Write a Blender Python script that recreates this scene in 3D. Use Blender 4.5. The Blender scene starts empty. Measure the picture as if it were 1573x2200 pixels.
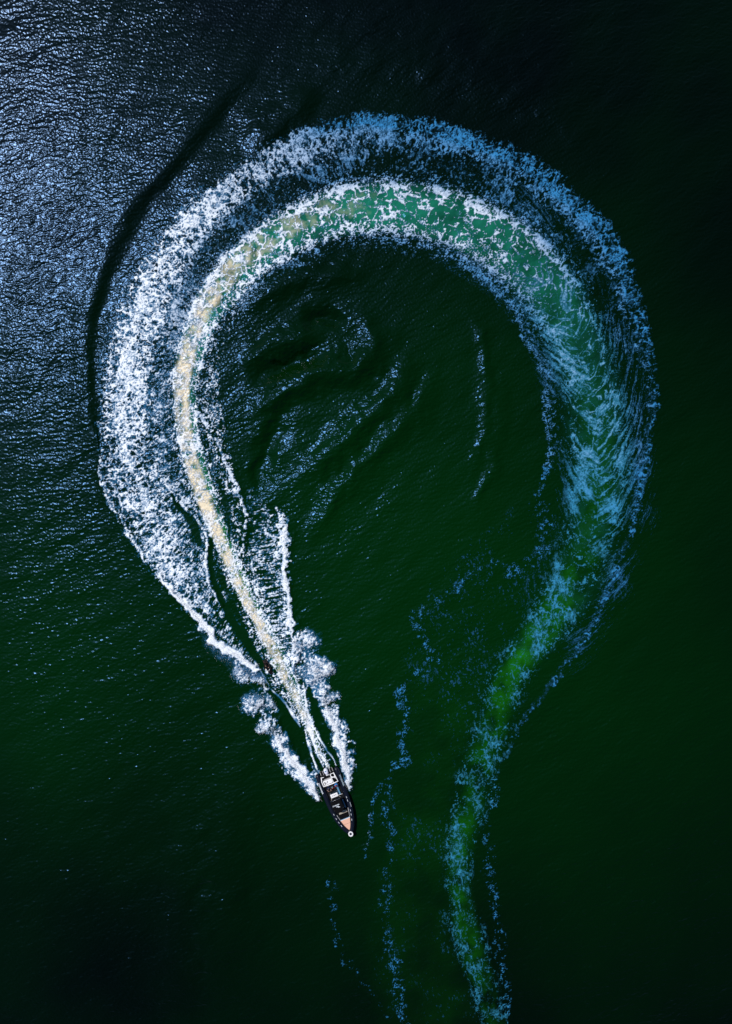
import bpy, bmesh, math
import numpy as np
from mathutils import Vector, Matrix

# ------------------------------------------------------------------ scene
scene = bpy.context.scene
MPP = 0.07                      # metres of sea per photograph pixel
CX, CY = 786.5, 1100.0
CAM_H = 103.0
cam_data = bpy.data.cameras.new("camera")
cam_data.sensor_fit = 'VERTICAL'
cam_data.sensor_height = 36.0
cam_data.lens = 36.0 * CAM_H / (2200 * MPP)
cam_data.clip_start = 0.5
cam_data.clip_end = 20000.0
cam = bpy.data.objects.new("camera", cam_data)
scene.collection.objects.link(cam)
cam.location = (0, 0, CAM_H)
scene.camera = cam

SUN_EL = math.radians(59.0)
sd = Vector((-0.77, 0.64, 0)).normalized()          # ground direction towards the sun
sun_dir = Vector((sd.x * math.cos(SUN_EL), sd.y * math.cos(SUN_EL), math.sin(SUN_EL)))
sl = bpy.data.lights.new("sun", 'SUN')
sl.energy = 4.0
sl.angle = math.radians(0.53)
sl.color = (1.0, 0.965, 0.92)
sun = bpy.data.objects.new("sun", sl)
sun.rotation_euler = (-sun_dir).to_track_quat('-Z', 'Y').to_euler()
scene.collection.objects.link(sun)

world = bpy.data.worlds.new("World")
scene.world = world
world.use_nodes = True
wn = world.node_tree
wn.nodes.clear()
sky = wn.nodes.new('ShaderNodeTexSky')
sky.sky_type = 'NISHITA'
sky.sun_disc = False
sky.sun_elevation = SUN_EL
sky.sun_rotation = math.atan2(sd.x, sd.y)
sky.ozone_density = 3.0
sky.dust_density = 0.4
bg = wn.nodes.new('ShaderNodeBackground')
bg.inputs['Strength'].default_value = 0.055
wo = wn.nodes.new('ShaderNodeOutputWorld')
wn.links.new(sky.outputs[0], bg.inputs[0])
wn.links.new(bg.outputs[0], wo.inputs[0])

scene.view_settings.view_transform = 'Standard'
scene.view_settings.look = 'None'
scene.view_settings.exposure = 0.0
scene.view_settings.gamma = 1.0
scene.view_settings.use_curve_mapping = False
scene.cycles.use_denoising = True
scene.cycles.max_bounces = 6
scene.cycles.sample_clamp_direct = 6.0
scene.cycles.sample_clamp_indirect = 4.0

rng = np.random.default_rng(7)

# ------------------------------------------------------------------ noise tools
def sm(a, b, x):
    t = np.clip((x - a) / (b - a), 0, 1)
    return t * t * (3 - 2 * t)

_tabs = {}
def vnoise(x, y, seed=0):
    """smooth value noise, -1..1"""
    if seed not in _tabs:
        _tabs[seed] = np.random.default_rng(seed + 100).uniform(-1, 1, (256, 256)).astype(np.float32)
    T = _tabs[seed]
    xi = np.floor(x).astype(np.int32); yi = np.floor(y).astype(np.int32)
    fx = (x - xi).astype(np.float32); fy = (y - yi).astype(np.float32)
    fx = fx * fx * fx * (fx * (fx * 6 - 15) + 10); fy = fy * fy * fy * (fy * (fy * 6 - 15) + 10)
    x0 = xi & 255; x1 = (xi + 1) & 255; y0 = yi & 255; y1 = (yi + 1) & 255
    a = T[y0, x0]; b = T[y0, x1]; c = T[y1, x0]; d = T[y1, x1]
    return (a + (b - a) * fx) * (1 - fy) + (c + (d - c) * fx) * fy

def fbm(x, y, seed=0, octv=3, gain=0.5):
    s = 0; a = 1.0; tot = 0
    for o in range(octv):
        c, q = math.cos(0.6 * o), math.sin(0.6 * o)
        s = s + a * vnoise((x * c - y * q) * 2 ** o + 17.3 * o, (x * q + y * c) * 2 ** o + 5.1 * o, seed + o)
        tot += a; a *= gain
    return s / tot

def voro(x, y, seed=0, jit=0.95):
    """F1 and F2-F1 of a jittered grid"""
    xi = np.floor(x).astype(np.int32); yi = np.floor(y).astype(np.int32)
    if ('v', seed) not in _tabs:
        _tabs[('v', seed)] = np.random.default_rng(seed + 900).uniform(0.5 - jit / 2, 0.5 + jit / 2, (2, 256, 256)).astype(np.float32)
    J = _tabs[('v', seed)]
    f1 = np.full(x.shape, 9e9, np.float32); f2 = f1.copy()
    for dy in (-1, 0, 1):
        for dx in (-1, 0, 1):
            cx = xi + dx; cy = yi + dy
            jx = J[0, cy & 255, cx & 255]; jy = J[1, cy & 255, cx & 255]
            d = np.hypot(cx + jx - x, cy + jy - y).astype(np.float32)
            f2 = np.minimum(f2, np.maximum(f1, d)); f1 = np.minimum(f1, d)
    return f1, f2 - f1

def web(x, y, w, seed, warp=.55, ws=.9):
    """thin warped cell walls: connected filaments of foam"""
    wx = warp * fbm(x * ws + 3.1, y * ws, seed + 400, 3, .6); wy = warp * fbm(x * ws, y * ws + 7.7, seed + 410, 3, .6)
    _, e = voro(x + wx, y + wy, seed, 1.0)
    return np.maximum(1 - e / w, 0)
def thread(x, y, w, seed, octv=3):
    return np.maximum(1 - np.abs(fbm(x, y, seed, octv, .55)) / w, 0)

def uni(t, m=None):
    """rank-normalise to 0..1 so a threshold of 1-density covers exactly density"""
    v = t if m is None else t[m]
    if v.size == 0: return t
    q = np.quantile(v[::max(1, v.size // 40000)], np.linspace(0, 1, 401))
    q = np.maximum.accumulate(q + np.arange(401) * 1e-7)
    return np.interp(t, q, np.linspace(0, 1, 401)).astype(np.float32)

# ------------------------------------------------------------------ grid of the sea
STEP = 0.10
nxh, nyh = 575, 800
core_x = np.arange(-nxh, nxh + 1) * STEP
core_y = np.arange(-nyh, nyh + 1) * STEP
grow = []
g, st = 0.0, STEP
while g < 6000:
    st *= 1.16; g += st; grow.append(g)
grow = np.array(grow)
xs = np.concatenate([core_x[0] - grow[::-1], core_x, core_x[-1] + grow])
ys = np.concatenate([core_y[0] - grow[::-1], core_y, core_y[-1] + grow])
NG = len(grow)
WX, WY = np.meshgrid(core_x, core_y)
PX = (WX / MPP + CX).astype(np.float32)
PY = (CY - WY / MPP).astype(np.float32)
SHP = PX.shape
GX0, GY0, GS = PX[0, 0], PY[0, 0], STEP / MPP      # px decreases in y with row

def catmull(pts, step=7.0):
    P = np.array(pts, float)
    Q = np.vstack([2 * P[0] - P[1], P, 2 * P[-1] - P[-2]])
    out = []
    for i in range(1, len(Q) - 2):
        n = max(1, int(np.hypot(*(Q[i + 1] - Q[i])[:2]) / step))
        for t in np.arange(n) / n:
            out.append(0.5 * ((2 * Q[i]) + (-Q[i - 1] + Q[i + 1]) * t + (2 * Q[i - 1] - 5 * Q[i] + 4 * Q[i + 1] - Q[i + 2]) * t * t
                              + (-Q[i - 1] + 3 * Q[i] - 3 * Q[i + 1] + Q[i + 2]) * t ** 3))
    out.append(P[-1])
    return np.array(out)

def band(pts, X=None, Y=None, reach=1.5, margin=25, step=7.0):
    """distance fields of a curve: d (signed, + on the left of travel seen in the photo's axes), s, values(hw, v...)"""
    X = PX if X is None else X; Y = PY if Y is None else Y
    C = catmull(pts, step)
    nv = C.shape[1] - 2
    D = np.full(SHP, 1e6, np.float32); S = np.zeros(SHP, np.float32)
    V = [np.zeros(SHP, np.float32) for _ in range(nv)]
    s = 0.0
    for a, b in zip(C[:-1], C[1:]):
        L = math.hypot(b[0] - a[0], b[1] - a[1])
        if L < 1e-6: continue
        R = max(a[2], b[2]) * reach + margin
        x0, x1 = min(a[0], b[0]) - R, max(a[0], b[0]) + R
        y0, y1 = min(a[1], b[1]) - R, max(a[1], b[1]) + R
        i0 = max(0, int((x0 - GX0) / GS)); i1 = min(SHP[1], int((x1 - GX0) / GS) + 2)
        j0 = max(0, int((GY0 - y1) / GS)); j1 = min(SHP[0], int((GY0 - y0) / GS) + 2)
        if i0 >= i1 or j0 >= j1: s += L; continue
        sl_ = (slice(j0, j1), slice(i0, i1))
        ux, uy = (b[0] - a[0]) / L, (b[1] - a[1]) / L
        rx = X[sl_] - a[0]; ry = Y[sl_] - a[1]
        t = np.clip(rx * ux + ry * uy, 0, L)
        ex = rx - t * ux; ey = ry - t * uy
        d = np.hypot(ex, ey)
        sg = np.where(rx * uy - ry * ux > 0, 1.0, -1.0)
        better = d < np.abs(D[sl_])
        D[sl_] = np.where(better, d * sg, D[sl_])
        S[sl_] = np.where(better, s + t, S[sl_])
        f = t / L
        for k in range(nv):
            V[k][sl_] = np.where(better, a[2 + k] + (b[2 + k] - a[2 + k]) * f, V[k][sl_])
        s += L
    return D, S, V
# ------------------------------------------------------------------ wake fields (curves traced over the sea, in photograph pixels)
w1x = 9 * fbm(PX / 46, PY / 46, 1, 3); w1y = 9 * fbm(PX / 46, PY / 46, 5, 3)
w2x = 6 * fbm(PX / 13, PY / 13, 9, 3); w2y = 6 * fbm(PX / 13, PY / 13, 13, 3)
XW = PX + w1x + w2x; YW = PY + w1y + w2y             # ragged edges
XS = PX + 0.35 * w1x + 0.5 * w2x; YS = PY + 0.35 * w1y + 0.5 * w2y   # mild raggedness
low = fbm(PX / 90, PY / 90, 21, 2)
low2 = fbm(PX / 34, PY / 34, 24, 2)

foam = np.zeros(SHP, np.float32)         # coverage of the surface by foam
churn = np.zeros(SHP, np.float32)        # air mixed into the water
sand = np.zeros(SHP, np.float32)         # bottom sediment stirred up
hgt = np.zeros(SHP, np.float32)          # metres
smooth = np.zeros(SHP, np.float32)       # flattened, ripple-free water

def cover(dens, T, soft=0.10):
    soft = soft * 1.5
    return np.where(dens > 0.002, sm(1 - dens - soft, 1 - dens + soft, T), 0) * sm(0.0, 0.06, dens)

_, cfine = voro(PX / 4.6 + .4 * fbm(PX / 6, PY / 6, 191, 2), PY / 4.6 + .4 * fbm(PX / 6, PY / 6, 193, 2), 11)
fine = uni(.8 * np.maximum(1 - cfine / .5, 0) + .9 * fbm(PX / 3.4, PY / 3.4, 195, 2) + .7 * fbm(PX / 9, PY / 9, 197, 3))
porous = .30 + .70 * sm(.22, .72, fine)
def add_foam(f, por=1.0):
    global foam
    foam = np.maximum(foam, (f * (1 - por + por * porous)).astype(np.float32))

def prof(a, inner=0.5, outer=1.0):
    return 1 - sm(inner, outer, a)

# --- the boat's track: churned propeller wash, newest first
TRACK = [(706,1652,3),(690,1620,4),(672,1575,8),(650,1525,12),(622,1468,17),(592,1400,18),(562,1340,16),(532,1285,17),(506,1225,18),
 (487,1180,19),(464,1130,21),(446,1080,22),(430,1030,24),(414,980,24),(402,920,24),(398,860,26),(402,800,28),(415,740,30),(440,680,32),
 (478,620,38),(532,560,42),(602,510,46),(680,470,48),(760,450,52),(840,445,54),(920,455,56),(1000,480,58),(1080,525,60),(1145,580,60),
 (1195,640,56),(1236,720,52),(1265,810,52),(1280,900,54),(1286,1000,54),(1282,1080,52),(1264,1160,48),(1235,1240,47),(1190,1320,42),
 (1130,1400,38),(1085,1480,36),(1055,1570,36),(1028,1650,38),(1010,1720,38),(992,1800,34),(985,1870,30),(992,1950,32),(1010,2030,34),
 (1035,2110,32),(1060,2190,28),(1080,2260,28)]
D, S, (HW,) = band(TRACK, XS, YS, reach=2.6, margin=30, step=9)
A = np.abs(D) / np.maximum(HW, 1)
on = A < 3
Stot = float(S.max())
u = S / Stot                                           # 0 at the boat, 1 at the oldest water
# arc fractions of some landmarks
def frac(px, py):
    i = np.unravel_index(np.argmin((PX - px) ** 2 + (PY - py) ** 2), SHP)
    return float(u[i])
uA, uB, uC, uD, uE = frac(506,1225), frac(402,800), frac(602,510), frac(1145,580), frac(1268,1160)
print('track fractions', uA, uB, uC, uD, uE)
# distinct flow coordinates (no seams): s along, d across
CT = catmull(TRACK, 9); cs = np.concatenate([[0], np.cumsum(np.hypot(*np.diff(CT[:, :2], axis=0).T))])
csc = np.clip(.46 * CT[:, 2], 7, 24); cq = np.concatenate([[0], np.cumsum(np.diff(cs) / (.5 * (csc[1:] + csc[:-1])))])
SQ = np.interp(S, cs, cq).astype(np.float32); CSC = np.clip(.46 * HW, 7, 24)
swirl = np.abs(fbm(SQ * 1.15, D / (CSC * .85) + 9, 301, 3, .55))
T_cell_f1, cellb = voro(SQ + 0.7 * fbm(PX / 20, PY / 20, 31, 3), D / (CSC * .9) + 0.7 * fbm(PX / 20, PY / 20, 33, 3) + 40, 1, 1.0)
_, cells = voro(PX / 11 + 0.6 * fbm(PX / 9, PY / 9, 41, 2), PY / 11 + 0.6 * fbm(PX / 9, PY / 9, 43, 2), 2)
tk = .16 + .22 * np.clip(.5 + low2, 0, 1)
lace = .75 * np.maximum(1 - cellb / tk, 0) + .55 * np.maximum(1 - swirl / .10, 0) + .42 * web(PX / 8.5, PY / 8.5, .30, 12, .8) * (.55 + .8 * fbm(PX / 18, PY / 18, 45, 2)) + .28 * web(PX / 4.6, PY / 4.6, .42, 14) + .16 * fbm(PX / 3.5, PY / 3.5, 47, 2) + .42 * fbm(PX / 16, PY / 16, 48, 2)
_, cellt = voro(XS / 6.2, YS / 6.2, 3)
speck = uni(.75 * web(XS / 6.5, YS / 6.5, .45, 3) + .5 * thread(PX / 11, PY / 11, .18, 52) + .75 * fbm(XS / 11, YS / 11, 51, 3, 0.6) + 0.5 * fbm(PX / 3.5, PY / 3.5, 55, 2))
LACE = uni(lace, on & (A < 1.2))
# fresh wash: white strands becoming white lace
fresh = 1 - sm(0.0, uA, u)
top = sm(uB, uC, u) * (1 - sm(uD - .02, uD + .03, u))
dens = np.interp(u, [0, .02, .05, uA, uB - .05, uB, uC, (uC + uD) / 2, uD, uD + .05, uE, uE + .12, .9, 1],
                    [.66, .44, .36, .38, .38, .34, .27, .20, .20, .12, .08, .07, .05, .05])
edge_in = np.exp(-((A - 0.86) / 0.22) ** 2)
d_ch = dens * prof(A, 0.9, 1.12) + edge_in * np.interp(u, [0, uB, uC, uD, uD + .04, 1], [.1, .25, .32, .36, .06, 0]) * (D > 0) \
     + edge_in * np.interp(u, [0, uB, uC, uD, uD + .04, 1], [.1, .12, .15, .2, .05, 0]) * (D < 0)
add_foam(cover(d_ch * (1 + .35 * low2), LACE, 0.12) * on, .35)
# speckled foam fringes either side of the wash
fr_out = np.exp(-((D - HW * 1.12) / (HW * .28 + 5)) ** 2) * np.interp(u, [0, .05, uA, uB, uC, uD, uD + .05, 1], [.4, .4, .36, .35, .45, .5, .12, .0])
fr_in = np.exp(-((-D - HW * 1.12) / (HW * .34 + 7)) ** 2) * np.interp(u, [0, .05, uA, uB, uC, uD, uD + .05, 1], [.5, .5, .30, .45, .55, .6, .12, .0])
add_foam(cover((fr_out + fr_in) * .75 * (1 + .3 * low), speck, 0.14))
# air and sand in the water
ch = prof(A, np.interp(u, [uD, uE], [.55, .1]), np.interp(u, [uD, uE], [1.15, 1.15])) * np.interp(u, [0, .03, uA, uB, uC, uD, uD + .06, uE, uE + .08, .8, 1], [.4, .6, .8, .85, .8, .68, .17, .22, .66, .36, .22])
oldm = sm(uE - .05, uE + .05, u)
mott = np.clip(.62 + 1.1 * fbm(PX / 24, PY / 30, 65, 4) + .5 * low, .05, 1.25)
churn = np.maximum(churn, ch * (np.clip(1 + .6 * low2 + .4 * low, .1, 1.4) * (1 - oldm) + mott * oldm))
sand = prof(np.abs(D - HW * .22) / np.maximum(HW, 1), 0.28, 0.80) * np.interp(u, [0, .03, uA * .5, uA, uB - .08, uB, uC - .02, uC + .08], [.3, .50, .60, 1, 1.05, .85, .32, 0])
sand = np.clip(sand * (1.02 + 1.5 * fbm(PX / 13, PY / 13, 61, 3) + .35 * fbm(PX / 4, PY / 4, 64, 2)) - 0.08, 0, 1)
hgt += 0.10 * prof(A, .2, 1.3) * fbm(S / 16, D / 14, 63, 2) * np.interp(u, [0, uD, 1], [1, 1, .2])
# herring-bone streaks where the old wash drifts apart
chev = S + .45 * np.abs(D) + .013 * D ** 2
cw = chev + 9 * fbm(PX / 30, PY / 30, 72, 3)
Tc = uni(1.1 * thread(cw / 36, np.abs(D) / 150 + 60 * (D > 0), .13, 71, 2) + .8 * thread(cw / 16, np.abs(D) / 75 + 20 * (D > 0), .14, 76) + .25 * web(PX / 6, PY / 6, .4, 16) + .25 * fbm(PX / 4, PY / 4, 75, 2) + .45 * low2 + .2 * low, (u > uD) & (A < 1.7))
old = (u > uE)
Tc2 = uni(.9 * thread((PX - .25 * PY) / 17, (PY + .25 * PX) / 42, .10, 78, 4) + .6 * thread(PX / 9, PY / 15, .13, 77) + .3 * fbm(PX / 4, PY / 4, 75, 2) + .6 * low2, (u > uE) & (A < 1.7))
bl = sm(uE - .03, uE + .05, u)
Tc = Tc * (1 - bl) + Tc2 * bl
d_cv = (prof(A, .75, 1.6) * (1 - bl) + prof(A, .45, 1.5) * bl) * np.interp(u, [uD - .03, uD + .02, (uD + uE) / 2, uE + .04, uE + .1, 1], [0, .27, .24, .20, .16, .12])
add_foam(cover(d_cv * np.clip(1 + 1.1 * low + .9 * low2, 0, 2.2), Tc, 0.27) * .9, .5)

# thin drawn-out streaks drifting outside the herring-bone
sk = uni(thread((chev - .4 * np.abs(D)) / 12, np.abs(D) / 60, .16, 241) + .5 * thread(PX / 9, PY / 13, .16, 243) + .5 * low + .3 * fbm(PX / 4, PY / 4, 75, 2), (u > uD - .05) & (A < 3))
sz = np.exp(-((D - 88) / 34) ** 2) * .22 + np.exp(-((-D - 78) / 26) ** 2) * .15
add_foam(cover(sz * sm(uC + .05, uD, u) * (1 - sm(uE, uE + .1, u)) * np.clip(1 + low, .2, 2) * (np.abs(D) < 170), sk, .2) * .75, .4)

# --- the broad outer arm of torn foam
OUTER = [(430,1300,26,.34),(372,1215,52,.5),(322,1115,70,.56),(296,1030,76,.55),(284,960,76,.58),(282,880,74,.62),(284,800,74,.62),(300,720,72,.6),
 (326,640,66,.6),(372,550,60,.6),(432,475,54,.56),(505,410,50,.56),(592,352,46,.56),(690,305,46,.60),(790,282,45,.62),(890,288,44,.62),
 (990,310,44,.62),(1090,350,44,.60),(1180,408,43,.56),(1250,470,43,.52),(1305,540,42,.46),(1342,620,38,.40),(1370,700,32,.30),(1390,780,22,.26),
 (1408,860,15,.30),(1392,940,11,.26),(1385,1000,11,.26),(1376,1060,12,.3),(1362,1120,12,.32),(1338,1180,13,.32),(1310,1255,12,.3),(1282,1325,11,.28),(1250,1385,9,.26),
 (1210,1435,9,.22),(1170,1490,8,.2),(1140,1520,8,.18),(1106,1580,7,.16),(1080,1630,6,.12)]
Do, So, (Ho, Vo) = band(OUTER, XW, YW, reach=2.2, margin=30, step=9)
Ao = np.abs(Do) / np.maximum(Ho, 1)
# stretched across the arm: drawn-out patches with ragged holes
q1 = fbm(So / 7.5 + .8 * fbm(PX / 12, PY / 12, 81, 2), Do / 17, 83, 4, .62)
_, ce = voro(So / 8.5 + .7 * fbm(PX / 10, PY / 10, 85, 2), Do / 11.5 + 30 + .7 * fbm(PX / 10, PY / 10, 87, 2), 5)
torn = uni(.55 * q1 + .62 * web(So / 12, Do / 17 + 30, .42, 5) + .42 * web(PX / 6.2, PY / 6.2, .5, 6) + .40 * thread(So / 11, Do / 19, .16, 86) + .22 * fbm(PX / 3.2, PY / 3.2, 89, 2), Ao < 1.2)
d_o = 1.02 * Vo * (prof(Do / np.maximum(Ho, 1), .55, 1.12) * prof(-Do / np.maximum(Ho, 1), .35, 1.25))
d_o = d_o * np.clip(1 + .35 * low + .40 * low2, .15, 1.5)
left = sm(900, 500, PX)
d_o = d_o * (.62 + .55 * np.exp(-((Do - 6) / (Ho * .55 + 6)) ** 2))
d_o = d_o + left * .12 * np.exp(-((Do - 4 - 10 * low) / 20) ** 2) * Vo / .6
add_foam(cover(d_o, torn, 0.22), .55)
add_foam(prof(Do / np.maximum(Ho, 1), .4, 1.2) * prof(-Do / np.maximum(Ho, 1), .3, 1.5) * .34 * np.clip(.6 + 1.2 * fbm(PX / 7, PY / 7, 221, 3) + .6 * low2, 0, 1.5), .5)
add_foam(prof(A, .7, 1.5) * (u > uD - .02) * (u < uE + .1) * .14 * np.clip(.4 + 1.4 * fbm(chev / 14, np.abs(D) / 60 + 60 * (D > 0), 223, 3) + .5 * low, 0, 1.5), .5)
add_foam(prof(A, .3, 1.1) * (u > uE) * .20 * np.clip(.3 + 1.5 * fbm(PX / 22, PY / 22, 224, 4), 0, 1.3), .5)
# fine lace threads drifting inwards from the arm
thr = .6 * np.abs(fbm(So / 8, Do / 34, 91, 3, .55)) - .12 * web(PX / 9, PY / 9, .3, 92)
thr = uni(-thr + .2 * low2 + .12 * fbm(PX / 4, PY / 4, 93, 2), Ao < 2)
zone = sm(-1.0, -.5, Do / np.maximum(Ho, 1) * -1 - 1.2)
d_t = .75 * prof(np.abs(Do + Ho * 1.25) / np.maximum(Ho, 1), .35, .75) * np.interp(PX, [150, 500, 1100, 1300], [.45, .40, .36, .16]) * (Ho > 30) * np.clip(1+.8*low,.2,2)
add_foam(cover(d_t, thr, 0.14) * .80, .5)
hgt += 0.10 * np.exp(-((Do - Ho * .2) / (Ho * .6 + 4)) ** 2) * (.6 + .8 * low2) * np.interp(PX, [200, 1200], [1, .2])

# area between arm and wash on the left, crowded with thin foam
LEFTZ = [(545,1425,8,.55),(505,1370,22,.45),(462,1300,32,.42),(425,1230,38,.42),(398,1160,40,.48),(380,1090,42,.50),(372,1020,44,.46),(368,950,40,.40),(366,880,32,.36),(372,800,26,.30),(395,720,22,.25),(430,650,18,.2)]
Dl, Sl, (Hl, Vl) = band(LEFTZ, XS, YS, reach=1.5, margin=20, step=8)
Al = np.abs(Dl) / np.maximum(Hl, 1)
stk = np.abs(fbm((Sl + .5 * Dl) / 5.2, Dl / 30, 101, 3, .6))
STK = uni(-stk + .30 * fbm(PX / 7, PY / 7, 103, 3) , Al < 1.2)
add_foam(cover(1.05 * Vl * prof(Al, .7, 1.15) * (1 + .5 * low2), STK, 0.2) * .85)

# streaks between the wash and the right-hand V crest
RZ = [(645,1450,8,.5),(622,1400,20,.55),(598,1330,28,.52),(578,1250,33,.50),(570,1180,33,.42),(560,1110,26,.3),(545,1060,14,.15)]
Dr, Sr, (Hr, Vr) = band(RZ, XS, YS, reach=1.5, margin=20, step=8)
Ar = np.abs(Dr) / np.maximum(Hr, 1)
stk2 = np.abs(fbm((PY + .18 * PX) / 5.0, (PX - .15 * PY) / 30, 111, 3, .6))
STK2 = uni(-stk2 + .22 * fbm(PX / 6, PY / 6, 113, 3), Ar < 1.2)
add_foam(cover(1.05 * Vr * prof(Ar, .75, 1.15) * (1 + .4 * low2), STK2, 0.2) * .85)
INZ = [(560,1290,13,.6),(540,1230,14,.6),(520,1180,16,.5),(508,1130,16,.36),(500,1080,17,.36),(492,1030,17,.42),(478,985,18,.50),(464,940,20,.55),(452,880,22,.55),(450,820,20,.5),(462,760,18,.45),(480,700,18,.42),(510,650,18,.4),(550,600,16,.4),(600,560,14,.4)]
Di, Si, (Hi, Vi) = band(INZ, XS, YS, reach=1.6, margin=20, step=8)
add_foam(cover(.75 * Vi * prof(np.abs(Di) / np.maximum(Hi, 1), .6, 1.3) * (1 + .4 * low2), speck, 0.13))
# lace either side of the newest wash, between the two V lines
WZ = [(686,1600,10,.25),(664,1560,12,.35),(636,1505,20,.55),(612,1455,32,.44),(588,1400,34,.38),(565,1350,34,.40),(540,1300,28,.36)]
Dw, Sw, (Hw, Vw) = band(WZ, XS, YS, reach=1.5, margin=20, step=8)
add_foam(cover(Vw * prof(np.abs(Dw) / np.maximum(Hw, 1), .75, 1.12), uni(speck + .5 * STK2), 0.14))

RS = [(699,1496,9),(702,1516,9),(712,1540,12),(718,1565,14),(728,1590,13),(737,1617,14),(741,1644,13),(745,1668,11),(749,1690,5)]
LS = [(588,1560,12),(600,1588,14),(616,1615,14),(634,1638,15),(652,1662,16),(664,1682,15),(678,1698,13),(691,1713,5)]
# --- crests and lines: (points with half width, density), ragged amount
def line(pts, rag=.5, dens=1.0, soft=.2, h=0.0, T=None, add=True, taper=True):
    if taper and pts[0] != RS[0] and pts[0] != LS[0]:
        pts = [tuple([pts[0][0], pts[0][1], pts[0][2] * .35])] + list(pts[1:-1]) + [tuple([pts[-1][0], pts[-1][1], pts[-1][2] * .35])]
    X = PX + rag * (XW - PX); Y = PY + rag * (YW - PY)
    d, s, (hw,) = band(pts, X, Y, reach=1.8, margin=22, step=7)
    a = np.abs(d) / np.maximum(hw * (1 + .45 * fbm(PX / 22, PY / 22, 201, 2)), .5)
    if dens < .99: dens = dens * np.clip(1 + .7 * low2 + .5 * fbm(PX / 12, PY / 12, 203, 2), .2, 1.2)
    if add:
        if T is None: add_foam(prof(a, .45, 1.15) * dens, .15)
        else: add_foam(cover(prof(a, .3, 1.25) * dens, T, soft), .5)
    if h: globals()['hgt'] = hgt + h * np.exp(-(d / (hw * 1.3 + 2)) ** 2)
    return d, s, hw
mixT = uni(speck + .8 * (fbm(PX / 5, PY / 5, 121, 3)))
# left V crest running back from the small craft
line([(563,1432,3),(548,1432,6),(528,1418,9),(505,1402,10),(484,1386,10),(462,1366,9),(444,1350,8),(424,1326,7),(405,1303,6),(384,1284,5),(368,1264,5),(350,1243,4),(338,1228,3)], 1.25, 1.0, h=.35)
line([(548,1440,10),(505,1405,15),(462,1368,13),(405,1305,9),(350,1245,6)], 1.4, .5, T=mixT)
line([(345,1236,8),(325,1212,8),(306,1190,7),(290,1168,7),(274,1146,7),(254,1112,7),(238,1075,7),(222,1030,7),(214,985,8)], .8, .55, T=mixT, h=.12)
line([(336,1126,8),(317,1088,9),(304,1053,9),(290,1010,9),(268,950,9),(256,900,10),(254,850,10),(262,805,10),(274,754,11),(290,705,11),(305,640,11),(330,580,12),(352,540,12)], 1.0, .62, T=mixT)
# inner crest of the left side
line([(476,1301,2),(460,1276,3),(450,1250,4),(443,1206,4),(446,1165,4),(436,1132,3.5),(402,1095,3),(366,1055,2.6),(352,1031,2.2)], .5, .8, h=.22, T=mixT)
# inner crest right of the wash
line([(418,878,5),(440,905,5),(458,930,5),(476,977,6),(487,993,6),(507,1034,6.5),(521,1072,6.5),(531,1104,6.5),(531,1142,5.5),(524,1168,4),(512,1195,3)], .8, .8, T=mixT, h=.2)
line([(492,1100,2.2),(498,1150,2.6),(502,1170,2)], .6, .8, T=mixT)
line([(539,1195,2),(546,1230,2.5),(552,1263,2.5),(560,1292,2)], .6, .7, T=mixT)
# right V crest with its hook
line([(596,1092,12),(604,1110,12),(612,1135,11)], .9, .6, T=mixT)
line([(606,1120,7),(613,1152,9),(613,1190,8),(610,1222,6),(615,1260,7),(620,1295,7),(624,1336,6),(630,1374,5),(637,1410,6),(640,1425,6)], 1.3, .98, h=.30, T=mixT)
line([(614,1140,3.5),(613,1190,4),(612,1225,3),(618,1280,3),(625,1340,3),(634,1395,3)], 1.2, 1.0)
line([(604,1120,12),(610,1190,14),(612,1260,12),(620,1330,10),(634,1400,9)], 1.4, .42, T=mixT)
line([(590,1108,4),(578,1116,3),(571,1130,3.5),(577,1148,4),(590,1162,6),(602,1172,7)], 1.3, .55, T=mixT)
# blobs: lobes of bow spray thrown aside
def lobe(cx, cy, rx, ry, rot=0, dens=.95, h=.5, rag=.9):
    X = PX + rag * (XW - PX) - cx; Y = PY + rag * (YW - PY) - cy
    c, q = math.cos(rot), math.sin(rot)
    X = X + 9 * fbm(PX / 17, PY / 17, 211, 3); Y = Y + 9 * fbm(PX / 17, PY / 17, 214, 3)
    a = np.hypot((X * c + Y * q) / rx, (-X * q + Y * c) / ry)
    add_foam(cover(prof(a, .3, 1.15) * dens, mixT, .24), .6)
    add_foam(prof(a, .5, 1.45) * .34 * np.clip(1 + low2 + .4 * fine, 0, 1.6), .3)
    globals()['hgt'] = hgt + h * prof(a, .2, 1.1) * (.75 + .5 * low2)
LOBES = [(657,1374,23,22,0,.70),(640,1380,12,26,0,.6),(636,1425,9,26,.15,.75),(690,1434,30,18,.1,.70),(668,1448,26,16,0,.5),(672,1425,18,14,0,.45),(708,1440,13,12,0,.85),(712,1497,20,14,-.3,.88),(692,1478,18,20,.4,.55),
 (518,1450,21,17,.5,.80),(556,1458,14,10,.5,.75),(570,1470,10,6,.9,.6),(541,1512,27,22,-.4,.78),(553,1503,15,13,0,.9),(580,1508,17,13,.6,.45),(573,1558,24,17,-.5,.85),(560,1566,13,10,0,.8)]
for L in LOBES: lobe(L[0], L[1], L[2] * 1.14, L[3] * 1.14, L[4], min(1, L[5] + .10))
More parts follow.
